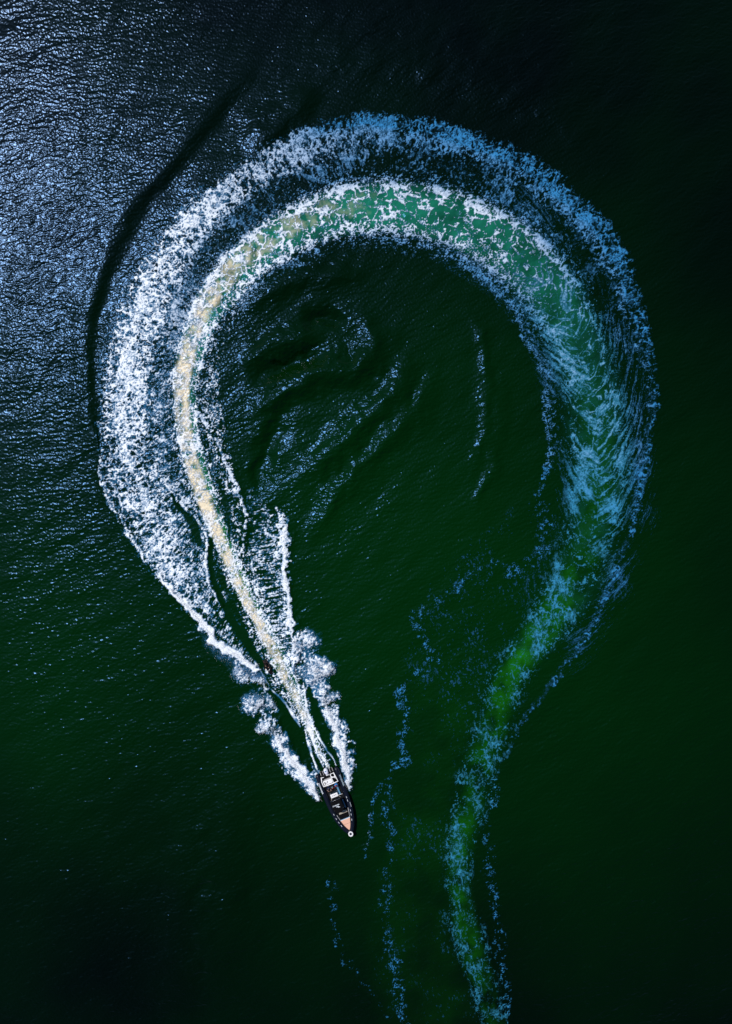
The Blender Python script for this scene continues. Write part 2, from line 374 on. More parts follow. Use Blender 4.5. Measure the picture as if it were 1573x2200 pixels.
# sheets of bow spray either side of the boat
line(RS, 1.3, .97, h=.55, T=mixT); line(LS, 1.3, .97, h=.55, T=mixT)
for Q in (RS, LS): line([(x, y, w * 1.7) for x, y, w in Q], 1.3, .38)
line([(x, y, w * .8) for x, y, w in RS[2:]], 1.3, 1.0); line([(x, y, w * .8) for x, y, w in LS[1:]], 1.0, 1.0)
line([(701,1500,16),(716,1545,20),(735,1610,22),(748,1660,17),(752,1690,5)], 1.35, .62, T=mixT)
line([(590,1558,20),(612,1612,23),(645,1655,24),(672,1694,20),(690,1712,6)], 1.35, .62, T=mixT)
for c in [(744,1555,9,4,-.2),(757,1619,10,5,.3),(752,1592,9,5,-.2),(757,1650,8,9,0),(656,1688,9,7,.3),(612,1630,8,6,0)]: lobe(*c, .8, .3)
line([(655,1372,12),(656,1410,18),(668,1445,24),(684,1475,24),(702,1505,18)], 1.4, .50, T=mixT)
line([(540,1452,16),(562,1478,18),(566,1505,20),(580,1532,20),(590,1562,16)], 1.4, .48, T=mixT)
line([(655,1376,16),(664,1430,26),(690,1480,26),(702,1510,20)], 1.3, .32); line([(520,1445,18),(556,1470,20),(560,1505,26),(584,1545,24)], 1.3, .32)
# strands of wash behind the transom
for P in ([(683,1662,2.6),(672,1625,2.8),(664,1595,3.4),(655,1565,4.5)],[(694,1650,2.6),(684,1622,3),(674,1590,4),(662,1555,5),(652,1530,7)],
          [(701,1650,2),(696,1630,2.4),(688,1605,3)],[(722,1645,2.6),(708,1618,2.8),(697,1600,2.8),(684,1583,3.4),(672,1560,4)],[(704,1648,2.4),(696,1615,2.4)]):
    line(P, .35, .95, h=.1)
line([(545,1412,1.3),(560,1440,1.3),(582,1478,1.5),(600,1496,2),(617,1516,3),(632,1540,4),(645,1560,5)], .2, .8)
line([(655,1515,6),(665,1545,5),(676,1570,4)], .4, .85)
line([(651,1466,2.2),(654,1490,2.6),(656,1515,4)], .3, .8)
# thin old foam lines
def oldline(pts, w, dens, rag=1.0):
    line([(x, y, w * 1.7) for x, y in pts], rag, dens * .5, T=thinT, soft=.10)
thinT = uni(np.maximum(1 - voro(XW / 5.2, YW / 5.2, 8)[1] / .45, 0) + .9 * fbm(PX / 8, PY / 8, 131, 3, .6))
oldline([(970,520),(995,552),(1034,590),(1065,625),(1093,653),(1118,695),(1132,730),(1149,755),(1156,786),(1174,817),(1174,859),(1177,915),(1181,964),(1177,1000),(1164,1045)], 5, .62, .8)
oldline([(985,500),(1050,545),(1110,600),(1150,655),(1170,700)], 14, .36)
oldline([(1000,520),(1060,580),(1120,660),(1165,740),(1185,800)], 20, .26)
oldline([(1164,1040),(1150,1090),(1184,1124),(1151,1202),(1106,1231),(1064,1211)], 12, .28)
oldline([(1182,1110),(1186,1130),(1178,1142)], 7, .6)
oldline([(1120,1232),(1105,1236),(1092,1228)], 7, .6); oldline([(1153,1198),(1145,1206),(1128,1212)], 6, .55)
oldline([(1060,1215),(1010,1250),(965,1269),(925,1300),(890,1335)], 13, .2)
oldline([(887,1331),(900,1360),(912,1384),(924,1417),(900,1440),(868,1460)], 7, .38)
oldline([(935,1400),(925,1420),(910,1450)], 14, .3)
oldline([(866,1462),(854,1490),(862,1515),(874,1540),(872,1570),(862,1599),(874,1632),(855,1645),(837,1669)], 7, .62)
oldline([(868,1600),(866,1620),(872,1632)], 9, .6)
oldline([(837,1668),(806,1706),(799,1748),(795,1790),(782,1847)], 6, .42)
oldline([(845,1640),(835,1700),(838,1767),(835,1843),(833,1912),(826,1977),(833,2034),(850,2095),(867,2190),(872,2240)], 8, .36)
oldline([(700,1880),(711,1900),(719,1977),(728,2020),(745,2065),(790,2120),(840,2190)], 6, .18)
oldline([(1054,1640),(1066,1706),(1046,1759),(1051,1824),(1051,1900),(1066,1977),(1077,2053),(1085,2150),(1100,2230)], 7, .26)
oldline([(1060,1660),(1068,1700)], 5, .5)
oldline([(1216,1010),(1190,900),(1180,800)], 6, .2)
# scattered flecks over the whole old side
flk = uni(np.abs(fbm((PX - .28 * PY) / 5.5, (PY + .28 * PX) / 19, 141, 3, .6)) * -1 + .16 * low2 + .2 * fbm(PX / 4, PY / 4, 143, 2))
reg = [(1140,1100,50,.10),(1080,1220,95,.15),(1000,1330,110,.14),(960,1440,105,.12),(950,1560,100,.09),(930,1680,105,.08),(900,1800,110,.065),(890,1920,110,.055),(900,2050,110,.05),(930,2200,120,.04)]
Df, Sf, (Hf, Vf) = band(reg, XW, YW, reach=1.4, margin=30, step=14)
add_foam(cover(Vf * prof(np.abs(Df) / np.maximum(Hf, 1), .6, 1.2) * np.clip(1 + 1.3 * low, 0, 3), flk, .07) * .55)
churn = np.maximum(churn, .05 * prof(np.abs(Df) / np.maximum(Hf, 1), .3, 1.2) * np.clip(.7 + low + .5 * low2, 0, 2) * sm(1350, 1550, PY))
# thin mist of spray fallen left of the crest
MIST = [(560,1452,14,.9),(530,1435,22,.75),(495,1418,20,.7),(462,1392,16,.55),(440,1366,12,.4),(424,1345,8,.2)]
Dm, Sm, (Hm, Vm) = band(MIST, XW, YW, reach=1.5, margin=20)
mist = Vm * prof(np.abs(Dm) / np.maximum(Hm, 1), .1, 1.2) * np.clip(.75 + .55 * fbm(PX / 9, PY / 9, 151, 3), 0, 1)

# dark smooth water: slick tracks with no foam
def slick(pts, rag=.4, k=1.0):
    X = PX + rag * (XW - PX); Y = PY + rag * (YW - PY)
    d, s, (hw,) = band(pts, X, Y, reach=1.6, margin=20)
    a = prof(np.abs(d) / np.maximum(hw, .5), .55, 1.15) * k
    globals()['foam'] = foam * (1 - a); globals()['churn'] = churn * (1 - a)
    globals()['smooth'] = np.maximum(smooth, a)
slick([(571,1432,4),(556,1415,9),(538,1392,11),(520,1365,12),(500,1335,11),(483,1305,9),(468,1270,7),(457,1235,6),(453,1195,6),(455,1160,4)], .3, .92)
slick([(428,1170,6),(420,1140,9),(402,1112,8),(384,1088,6),(368,1066,4)], .6, .8)
slick([(478,1060,5),(488,1090,8),(490,1120,7),(496,1160,4)], .5, .7)
slick([(582,1486,5),(606,1524,9),(622,1560,12),(640,1598,11),(656,1630,9),(668,1655,5)], .5, .9)
slick([(664,1478,5),(672,1510,9),(684,1548,11),(698,1580,10),(712,1612,7),(722,1635,3)], .5, .88)
# the old wash keeps a bluish-green cloud
# --- swells: long ridges that catch the light
def ridge(pts, amp):
    X = PX + 1.3 * w1x + .5 * w2x; Y = PY + 1.3 * w1y + .5 * w2y
    d, s, (hw,) = band(pts, X, Y, reach=4.5, margin=10, step=9)
    C = catmull(pts, 9); tot = float(np.sum(np.hypot(*np.diff(C[:, :2], axis=0).T)))
    e = sm(0, .32 * tot, s) * sm(0, .32 * tot, tot - s)
    hw = np.maximum(hw, 1) * (1.55 + .5 * low2); amp = amp * (2.1 if np.hypot(pts[0][0] - 700, pts[0][1] - 900) < 330 else 1.5)
    globals()['hgt'] = hgt + amp * e * np.exp(-(d / hw) ** 2).astype(np.float32)
ridge([(640,1190,14),(700,1100,15),(760,1020,15),(830,950,16),(890,880,17),(930,800,15),(935,740,12)], .30)
ridge([(600,1060,16),(680,1000,18),(760,930,19),(830,860,19),(870,790,17),(880,720,14)], .45)
ridge([(545,960,18),(570,880,20),(640,820,22),(710,800,20),(770,800,16),(800,740,18),(790,690,14),(770,650,10)], .55)
ridge([(520,800,16),(570,760,18),(640,730,18),(700,720,14)], .40)
ridge([(500,700,14),(560,640,16),(640,600,16),(730,590,14),(820,600,12)], .3)
ridge([(560,1080,10),(568,980,14),(600,900,14),(650,860,10)], -.35)
ridge([(540,830,14),(600,785,14),(660,765,14),(710,775,10)], -.45)
ridge([(650,690,12),(700,680,14),(750,700,12)], -.45)
ridge([(985,640,10),(1025,700,10),(1045,780,10),(1048,860,10),(1040,940,10),(1010,1010,10),(985,1060,9)], .20)
ridge([(1075,780,10),(1080,860,10),(1070,940,10),(1050,1020,10),(1010,1100,9),(990,1150,8)], .18)
ridge([(820,1500,20),(800,1400,24),(830,1300,24),(900,1230,20)], .08)
# trough and ridge outside the arm on the left
stepd, steps_, (sw,) = band([(600,90,14),(500,205,12),(430,295,11),(370,370,10),(310,435,10),(268,500,10),(236,570,9),(214,640,9),(200,710,8),(194,790,8),(198,860,7),(208,930,6)], PX + .5 * w1x, PY + .5 * w1y, reach=7, margin=10, step=9)
sw = np.maximum(sw, 1)
sw = sw * (1.35 + .5 * low)
hgt -= (.20 * sw / 10 * np.tanh(stepd / sw) * np.exp(-(stepd / (3.6 * sw)) ** 2) * sm(0, 250, steps_) * (1 - sm(840, 930, steps_) * .0)).astype(np.float32)

ridge([(690,190,20),(590,270,18),(520,340,16)], .3)
for k, (r, a_) in enumerate([(30, .10), (66, .12), (104, .09), (150, .08), (195, .06)]):
    ridge([(560,250-r,20),(680,205-r,22),(800,185-r,22),(920,188-r,22),(1040,215-r,22),(1150,262-r,22),(1260,345-r*.9,22),(1330,430-r*.7,22)], a_ * 1.4)
ridge([(520,1560,30),(500,1750,32),(480,1950,34),(470,2200,34)], .36)
ridge([(400,1650,30),(400,1850,32),(390,2050,34),(380,2250,34)], .32)

# --- wind ripples (filtered random sea)
def sea(nx_, ny_, step, lo, hi, power, wd, spread, seed):
    r = np.random.default_rng(seed)
    n = r.standard_normal((ny_, nx_)).astype(np.float32)
    F = np.fft.rfft2(n)
    kx = np.fft.rfftfreq(nx_, step)[None, :]; ky = np.fft.fftfreq(ny_, step)[:, None]
    k = np.hypot(kx, ky) + 1e-9
    ang = np.abs(((np.arctan2(ky, kx) - wd + math.pi / 2) % math.pi) - math.pi / 2)
    amp = (k ** -power) * np.exp(-(ang / spread) ** 2) * np.exp(-((1 / hi) / k) ** 4) * np.exp(-(k * lo) ** 2)
    H = np.fft.irfft2(F * amp, (ny_, nx_)).astype(np.float32)
    gy, gx = np.gradient(H, step)
    return H / math.sqrt(float((gx ** 2 + gy ** 2).mean()) + 1e-12)
ny_, nx_ = SHP
rip = 0.62 * sea(nx_, ny_, STEP, .28, 1.25, 1.6, math.radians(104), .85, 3) + .65 * sea(nx_, ny_, STEP, .18, .65, 1.0, math.radians(60), 1.5, 4) \
    + .24 * sea(nx_, ny_, STEP, 1.5, 7.0, 2.2, math.radians(120), .8, 5)
RIPPLE = 0.165 * (1 + .25 * np.exp(-(((PX - 620) / 260) ** 2 + ((PY - 820) / 300) ** 2)))
calm = 1 - .75 * smooth - .5 * np.clip(churn, 0, 1) * (1 - sm(1000, 1300, PX) * .4)
patch = 1 + .25 * fbm(PX / 160, PY / 160, 161, 2)
H = hgt + rip * RIPPLE * np.clip(calm, .15, 1) * patch
foam = np.clip(foam, 0, 1)
# foam stands a little proud and lumpy
H = H + foam * (0.05 + 0.05 * fbm(PX / 4, PY / 4, 171, 2))

# --- colours of the water body and of the foam (albedo, with vignette dimming painted in)
def mixc(a, b, f):
    return a + (b - a) * f[..., None]
def col(r, g, b): return np.array([r, g, b], np.float32)
lum = fbm(PX / 260, PY / 260, 181, 3)
vignette_lift = np.exp(-(((PX - 860) / 640) ** 2 + ((PY - 1250) / 680) ** 2)) + .15 * lum          # vignette painted in: water greener and lighter mid-frame, darker towards the corners
vignette_lift = np.clip(vignette_lift + .22 * np.exp(-(((PX - 1400) / 420) ** 2 + ((PY - 1500) / 560) ** 2)) + .6 * np.exp(-(((PX - 60) / 260) ** 2 + ((PY - 1450) / 420) ** 2)), 0, 1)
W = np.broadcast_to(col(.0003, .0018, .0006), SHP + (3,)).copy()
W = mixc(W, col(.0006, .0185, .0012), vignette_lift)
tealc, greenc, beige = col(.008, .15, .095), col(.008, .135, .003), col(.90, .78, .58)
cf = np.clip(churn, 0, 1)
gg = sm(uD - .02, uE, u) * (A < 3)
lowfresh = (1 - sm(uA, uB, u)) * (A < 3)
cc = mixc(np.broadcast_to(tealc, SHP + (3,)), greenc, np.clip(np.maximum(gg, lowfresh * .9), 0, 1))
cc = mixc(cc, greenc, (Df < 1e5) * (A > 1.3) * 1.0)
W = mixc(W, cc, cf)
W = mixc(W, col(.006, .085, .070), np.clip(.8 * prof(A, .7, 1.5) * sm(uD - .02, uD + .04, u) * (1 - sm(uE - .02, uE + .1, u)) * np.clip(.35 + 1.1 * fbm(PX / 26, PY / 26, 231, 3), 0, 1), 0, 1) * .32)
W = mixc(W, beige, np.clip(sand, 0, 1) * .9)
age_dim = np.clip(.95 * sm(230, 1020, PX + .7 * np.clip(430 - PY, -60, 200)), 0, 1)  # bluer to the right: vignette dimming painted into older, thinner foam
age_dim = np.clip(age_dim + .35 * sm(-10, 45, Do) * (Do < 1e5) * sm(560, 760, PX), 0, 1)
age_dim = np.where(PY > 1000, np.maximum(sm(775, 800, PX), age_dim * sm(1150, 1000, PY)), age_dim)
age_dim = np.maximum(age_dim, sm(1780, 1830, PY))
age_dim = np.clip(age_dim, 0, 1)
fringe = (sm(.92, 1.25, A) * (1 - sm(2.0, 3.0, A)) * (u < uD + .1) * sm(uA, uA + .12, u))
age_dim = np.maximum(age_dim, fringe * (.25 + .65 * sm(uB, uC, u)))
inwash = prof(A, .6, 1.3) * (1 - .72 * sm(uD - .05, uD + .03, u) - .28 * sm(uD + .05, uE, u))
age_dim = age_dim * (1 - .7 * inwash)
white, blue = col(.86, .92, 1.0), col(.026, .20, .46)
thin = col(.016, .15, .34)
topc = mixc(np.broadcast_to(white, SHP + (3,)), blue, age_dim)
F = mixc(np.broadcast_to(thin, SHP + (3,)) * (1 - .5 * age_dim[..., None]), topc, sm(.42, .98, foam))
oldw = prof(A, .9, 1.7) * sm(uD - .02, uD + .05, u)
F = mixc(F, col(.030, .26, .42), np.clip(oldw * (1 - .7 * sm(.7, 1, foam)), 0, 1) * .6)
sandf = np.clip(sand, 0, 1)[..., None] * .35
F = F * (1 - sandf) + col(.85, .74, .58) * sandf
alpha = sm(.02, .75, foam) * (1 - .3 * age_dim * (1 - sm(.5, .9, foam)))
ma = np.clip(mist, 0, 1) * .55
F = F * (1 - (ma * (1 - alpha))[..., None]) + col(.10, .26, .62) * (ma * (1 - alpha))[..., None]
alpha = np.maximum(alpha, ma)

# ------------------------------------------------------------------ meshes
def grid_mesh(name, X, Y, Z, cols=None, keep=None):
    ny, nx = X.shape
    idx = np.arange(ny * nx).reshape(ny, nx)
    q = np.stack([idx[:-1, :-1], idx[:-1, 1:], idx[1:, 1:], idx[1:, :-1]], -1).reshape(-1, 4)
    co = np.stack([X, Y, Z], -1).reshape(-1, 3).astype(np.float32)
    if keep is not None:
        q = q[keep.reshape(-1)]
        used = np.unique(q)
        remap = np.full(ny * nx, -1, np.int64); remap[used] = np.arange(used.size)
        q = remap[q]; co = co[used]
    me = bpy.data.meshes.new(name)
    me.vertices.add(len(co)); me.vertices.foreach_set('co', co.ravel())
    me.loops.add(q.size); me.loops.foreach_set('vertex_index', q.ravel().astype(np.int32))
    me.polygons.add(len(q)); me.polygons.foreach_set('loop_start', np.arange(0, q.size, 4, dtype=np.int32))
    me.polygons.foreach_set('use_smooth', np.ones(len(q), bool))
    me.update()
    for nm, c in (cols or {}).items():
        c = c.reshape(-1, c.shape[-1]).astype(np.float32)
        if c.shape[1] == 3: c = np.concatenate([c, np.ones((len(c), 1), np.float32)], 1)
        if keep is not None: c = c[used]
        at = me.attributes.new(nm, 'FLOAT_COLOR', 'POINT'); at.data.foreach_set('color', c.ravel())
    return me

fade = sm(0, 4, np.minimum(nxh * STEP - np.abs(WX), nyh * STEP - np.abs(WY)))
XF, YF = np.meshgrid(xs, ys)
pad = ((NG, NG), (NG, NG))
ZF = np.pad(H * fade, pad)
WF = np.pad(W, pad + ((0, 0),), mode='edge')
water = bpy.data.objects.new('water', grid_mesh('water', XF, YF, ZF, {'tint': WF}))
water['kind'] = 'structure'
scene.collection.objects.link(water)

cellmax = np.maximum.reduce([alpha[:-1, :-1], alpha[1:, :-1], alpha[:-1, 1:], alpha[1:, 1:]])
keep = cellmax > .04
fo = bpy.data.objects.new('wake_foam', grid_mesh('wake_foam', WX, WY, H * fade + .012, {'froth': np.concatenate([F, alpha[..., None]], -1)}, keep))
fo['kind'] = 'stuff'
fo['label'] = 'white and blue foam of the looping boat wake lying on the dark water'
fo['category'] = 'foam'
scene.collection.objects.link(fo)
print('water verts', len(water.data.vertices), 'foam verts', len(fo.data.vertices))

def mat(name):
    m = bpy.data.materials.new(name); m.use_nodes = True
    return m, m.node_tree.nodes, m.node_tree.links, m.node_tree.nodes['Principled BSDF']

m, N, Lk, P = mat('sea_water')
at = N.new('ShaderNodeAttribute'); at.attribute_name = 'tint'
Lk.new(at.outputs['Color'], P.inputs['Base Color'])
P.inputs['IOR'].default_value = 1.33
P.inputs['Roughness'].default_value = 0.17
P.inputs['Specular Tint'].default_value = (.055, .155, .35, 1)
tc = N.new('ShaderNodeNewGeometry')
n1 = N.new('ShaderNodeTexNoise'); n1.inputs['Scale'].default_value = 3.2; n1.inputs['Detail'].default_value = 3
n2 = N.new('ShaderNodeTexNoise'); n2.inputs['Scale'].default_value = .05; n2.inputs['Detail'].default_value = 2
mp = N.new('ShaderNodeMapping'); mp.inputs['Rotation'].default_value = (0, 0, math.radians(14)); mp.inputs['Scale'].default_value = (.55, 1.25, 1)
Lk.new(tc.outputs['Position'], mp.inputs[0]); Lk.new(mp.outputs[0], n1.inputs[0]); Lk.new(tc.outputs['Position'], n2.inputs[0])
bp = N.new('ShaderNodeBump'); bp.inputs['Strength'].default_value = .3; bp.inputs['Distance'].default_value = .06
Lk.new(n1.outputs[0], bp.inputs['Height']); Lk.new(bp.outputs[0], P.inputs['Normal'])
gl = N.new('ShaderNodeBsdfGlossy'); gl.inputs['Color'].default_value = (.0006, .0013, .0025, 1); gl.inputs['Roughness'].default_value = .42
ads = N.new('ShaderNodeAddShader'); out = N['Material Output']
Lk.new(P.outputs[0], ads.inputs[0]); Lk.new(gl.outputs[0], ads.inputs[1]); Lk.new(ads.outputs[0], out.inputs['Surface'])
water.data.materials.append(m)

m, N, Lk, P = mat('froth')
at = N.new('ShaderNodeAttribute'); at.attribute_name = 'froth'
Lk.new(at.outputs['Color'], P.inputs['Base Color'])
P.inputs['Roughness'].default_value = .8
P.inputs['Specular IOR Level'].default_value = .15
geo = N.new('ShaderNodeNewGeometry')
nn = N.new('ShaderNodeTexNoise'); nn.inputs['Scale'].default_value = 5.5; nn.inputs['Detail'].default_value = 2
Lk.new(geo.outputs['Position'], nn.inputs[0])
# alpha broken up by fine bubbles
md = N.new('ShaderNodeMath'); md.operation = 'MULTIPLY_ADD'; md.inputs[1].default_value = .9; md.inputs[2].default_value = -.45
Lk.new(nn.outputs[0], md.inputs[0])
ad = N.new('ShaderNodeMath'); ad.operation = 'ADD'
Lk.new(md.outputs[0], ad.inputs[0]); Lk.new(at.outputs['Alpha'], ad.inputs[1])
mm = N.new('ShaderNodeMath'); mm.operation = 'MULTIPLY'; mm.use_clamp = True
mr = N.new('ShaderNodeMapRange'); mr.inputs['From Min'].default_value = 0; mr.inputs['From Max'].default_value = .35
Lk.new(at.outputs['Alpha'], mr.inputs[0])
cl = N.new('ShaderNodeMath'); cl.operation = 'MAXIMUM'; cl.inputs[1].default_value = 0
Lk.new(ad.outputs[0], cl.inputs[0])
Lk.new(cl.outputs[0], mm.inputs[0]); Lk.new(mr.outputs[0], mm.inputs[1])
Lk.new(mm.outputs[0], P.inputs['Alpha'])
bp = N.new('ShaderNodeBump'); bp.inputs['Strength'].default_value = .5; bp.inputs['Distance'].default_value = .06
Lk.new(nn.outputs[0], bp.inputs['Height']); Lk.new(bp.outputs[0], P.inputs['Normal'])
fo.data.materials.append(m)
# ------------------------------------------------------------------ object helpers
def pmat(name, rgb, rough=.5, metal=0.0, var=.12, scale=6.0, bump=0.0, coat=0.0):
    m, N, Lk, P = mat(name)
    tcn = N.new('ShaderNodeTexCoord'); nz = N.new('ShaderNodeTexNoise'); nz.inputs['Scale'].default_value = scale; nz.inputs['Detail'].default_value = 4
    Lk.new(tcn.outputs['Object'], nz.inputs[0])
    mx = N.new('ShaderNodeMix'); mx.data_type = 'RGBA'
    mx.inputs[6].default_value = tuple(c * (1 - var) for c in rgb) + (1,); mx.inputs[7].default_value = tuple(min(1, c * (1 + var)) for c in rgb) + (1,)
    Lk.new(nz.outputs[0], mx.inputs[0]); Lk.new(mx.outputs[2], P.inputs['Base Color'])
    P.inputs['Roughness'].default_value = rough; P.inputs['Metallic'].default_value = metal
    P.inputs['Coat Weight'].default_value = coat
    if bump:
        b = N.new('ShaderNodeBump'); b.inputs['Strength'].default_value = bump; b.inputs['Distance'].default_value = .01
        Lk.new(nz.outputs[0], b.inputs['Height']); Lk.new(b.outputs[0], P.inputs['Normal'])
    return m
M = dict(
    rubber=pmat('black_rubber', (.0022, .0045, .014), .38, scale=3, bump=.2),
    black=pmat('black_deck', (.006, .007, .009), .7, scale=20, bump=.4),
    canvas=pmat('black_canvas', (.0025, .0025, .004), .9, scale=30, bump=.5),
    white=pmat('white_gelcoat', (.78, .78, .82), .3, scale=2, var=.05, coat=.2),
    lilac=pmat('engine_paint', (.70, .72, .86), .25, scale=2, var=.05, coat=.4),
    print=pmat('white_print', (.62, .68, .76), .6, var=.1),
    grey=pmat('grey_print', (.32, .42, .50), .6, var=.1),
    step=pmat('blue_grey_gelcoat', (.10, .24, .40), .4, scale=3),
    teak=pmat('pale_teak', (.72, .42, .31), .65, scale=9, var=.08, bump=.3),
    tan=pmat('tan_deck', (.36, .33, .28), .7, scale=9),
    steel=pmat('steel', (.6, .62, .65), .25, 1.0),
    glass=pmat('dark_perspex', (.01, .03, .05), .08),
    skin=pmat('skin', (.62, .36, .28), .5), hair=pmat('dark_hair', (.02, .012, .008), .6),
    navy=pmat('navy_cloth', (.008, .016, .05), .8), white_cloth=pmat('white_cloth', (.62, .66, .74), .8),
    dark_cloth=pmat('dark_cloth', (.008, .008, .012), .85), blue_cloth=pmat('blue_cloth', (.02, .18, .50), .8),
    teal_cloth=pmat('teal_cloth', (.03, .26, .34), .8), red_cloth=pmat('red_cloth', (.42, .05, .03), .8),
    olive=pmat('olive_cloth', (.30, .30, .12), .8), maroon=pmat('maroon_paint', (.012, .002, .005), .3, coat=.1), neo=pmat('wetsuit_neoprene', (.006, .003, .004), .6))

for k_ in ('canvas', 'black', 'dark_cloth', 'neo', 'navy'): M[k_].node_tree.nodes['Principled BSDF'].inputs['Specular IOR Level'].default_value = .12
for k_ in ('rubber', 'maroon'): M[k_].node_tree.nodes['Principled BSDF'].inputs['Specular IOR Level'].default_value = .35

def link(name, me, material, parent=None):
    o = bpy.data.objects.new(name, me)
    if material is not None: me.materials.append(material)
    scene.collection.objects.link(o)
    o.parent = parent
    return o
def root(name, label, cat, loc, rz, parent=None, group=None):
    o = bpy.data.objects.new(name, None); o.empty_display_size = .3
    scene.collection.objects.link(o)
    o.location = loc; o.rotation_euler = (0, 0, rz)
    o['label'] = label; o['category'] = cat
    if group: o['group'] = group
    return o
def bm_obj(name, bm, material, parent=None, smooth=True, bevel=0.0):
    bmesh.ops.recalc_face_normals(bm, faces=bm.faces)
    me = bpy.data.meshes.new(name); bm.to_mesh(me); bm.free()
    me.polygons.foreach_set('use_smooth', [smooth] * len(me.polygons))
    o = link(name, me, material, parent)
    if bevel:
        b = o.modifiers.new('bevel', 'BEVEL'); b.width = bevel; b.segments = 3; b.limit_method = 'ANGLE'
        if smooth:
            b.harden_normals = True
    return o
def box(bm, x0, x1, y0, y1, z0, z1, taper=0.0):
    v = []
    for z, k in ((z0, 0), (z1, taper)):
        for x, y in ((x0 + k, y0 + k), (x1 - k, y0 + k), (x1 - k, y1 - k), (x0 + k, y1 - k)):
            v.append(bm.verts.new((x, y, z)))
    for f in ((0, 1, 2, 3), (4, 5, 6, 7), (0, 1, 5, 4), (1, 2, 6, 5), (2, 3, 7, 6), (3, 0, 4, 7)):
        bm.faces.new([v[i] for i in f])
def sweep(bm, pts, rad, n=16, round_ends=True, squash=1.0):
    """tube through points with a radius at each; hemispherical ends"""
    pts = [Vector(p) for p in pts]
    rad = [rad] * len(pts) if not hasattr(rad, '__len__') else list(rad)
    P, R = list(pts), list(rad)
    if round_ends:
        d0 = (pts[0] - pts[1]).normalized(); d1 = (pts[-1] - pts[-2]).normalized()
        for a in (30, 60, 85):
            c, s = math.cos(math.radians(a)), math.sin(math.radians(a))
            P.insert(0, pts[0] + d0 * rad[0] * s); R.insert(0, rad[0] * c)
            P.append(pts[-1] + d1 * rad[-1] * s); R.append(rad[-1] * c)
    rings = []
    prev = None
    for i, p in enumerate(P):
        t = (P[min(i + 1, len(P) - 1)] - P[max(i - 1, 0)])
        if t.length < 1e-9: t = Vector((1, 0, 0))
        t.normalize()
        up = Vector((0, 0, 1)) if abs(t.z) < .9 else Vector((1, 0, 0))
        if prev is None: a = t.cross(up).normalized()
        else:
            a = (prev - t * prev.dot(t))
            a = a.normalized() if a.length > 1e-6 else t.cross(up).normalized()
        prev = a
        b = a.cross(t).normalized()
        rings.append([bm.verts.new(p + (a * math.cos(2 * math.pi * k / n) + b * math.sin(2 * math.pi * k / n) * squash) * R[i]) for k in range(n)])
    for r0, r1 in zip(rings[:-1], rings[1:]):
        for k in range(n):
            bm.faces.new((r0[k], r0[(k + 1) % n], r1[(k + 1) % n], r1[k]))
    bm.faces.new(rings[0]); bm.faces.new(rings[-1])
def ball(bm, c, r, sx=1, sy=1, sz=1):
    bmesh.ops.create_icosphere(bm, subdivisions=3, radius=r, matrix=Matrix.Translation(c) @ Matrix.Diagonal((sx, sy, sz, 1)))
def prism(bm, outline, z0, z1):
    """solid from a plan outline; z0/z1 numbers or functions of (x, y)"""
    f0 = z0 if callable(z0) else (lambda x, y: z0); f1 = z1 if callable(z1) else (lambda x, y: z1)
    lo = [bm.verts.new((x, y, f0(x, y))) for x, y in outline]; hi = [bm.verts.new((x, y, f1(x, y))) for x, y in outline]
    bm.faces.new(lo[::-1]); bm.faces.new(hi)
    n = len(outline)
    for i in range(n): bm.faces.new((lo[i], lo[(i + 1) % n], hi[(i + 1) % n], hi[i]))
def text_obj(name, s, size, material, parent, loc, rot, thick=.002, sx=1.0):
    cu = bpy.data.curves.new(name + '_curve', 'FONT'); cu.body = s; cu.size = size; cu.align_x = 'CENTER'; cu.align_y = 'CENTER'
    cu.extrude = thick; cu.offset = size * .03
    tmp = bpy.data.objects.new('tmp', cu); scene.collection.objects.link(tmp)
    bpy.context.view_layer.update()
    me = bpy.data.meshes.new_from_object(tmp.evaluated_get(bpy.context.evaluated_depsgraph_get()))
    bpy.data.objects.remove(tmp); bpy.data.curves.remove(cu)
    me.materials.clear()
    o = link(name, me, material, parent); o.location = loc; o.rotation_euler = rot; o.scale = (sx, 1, 1)
    return o

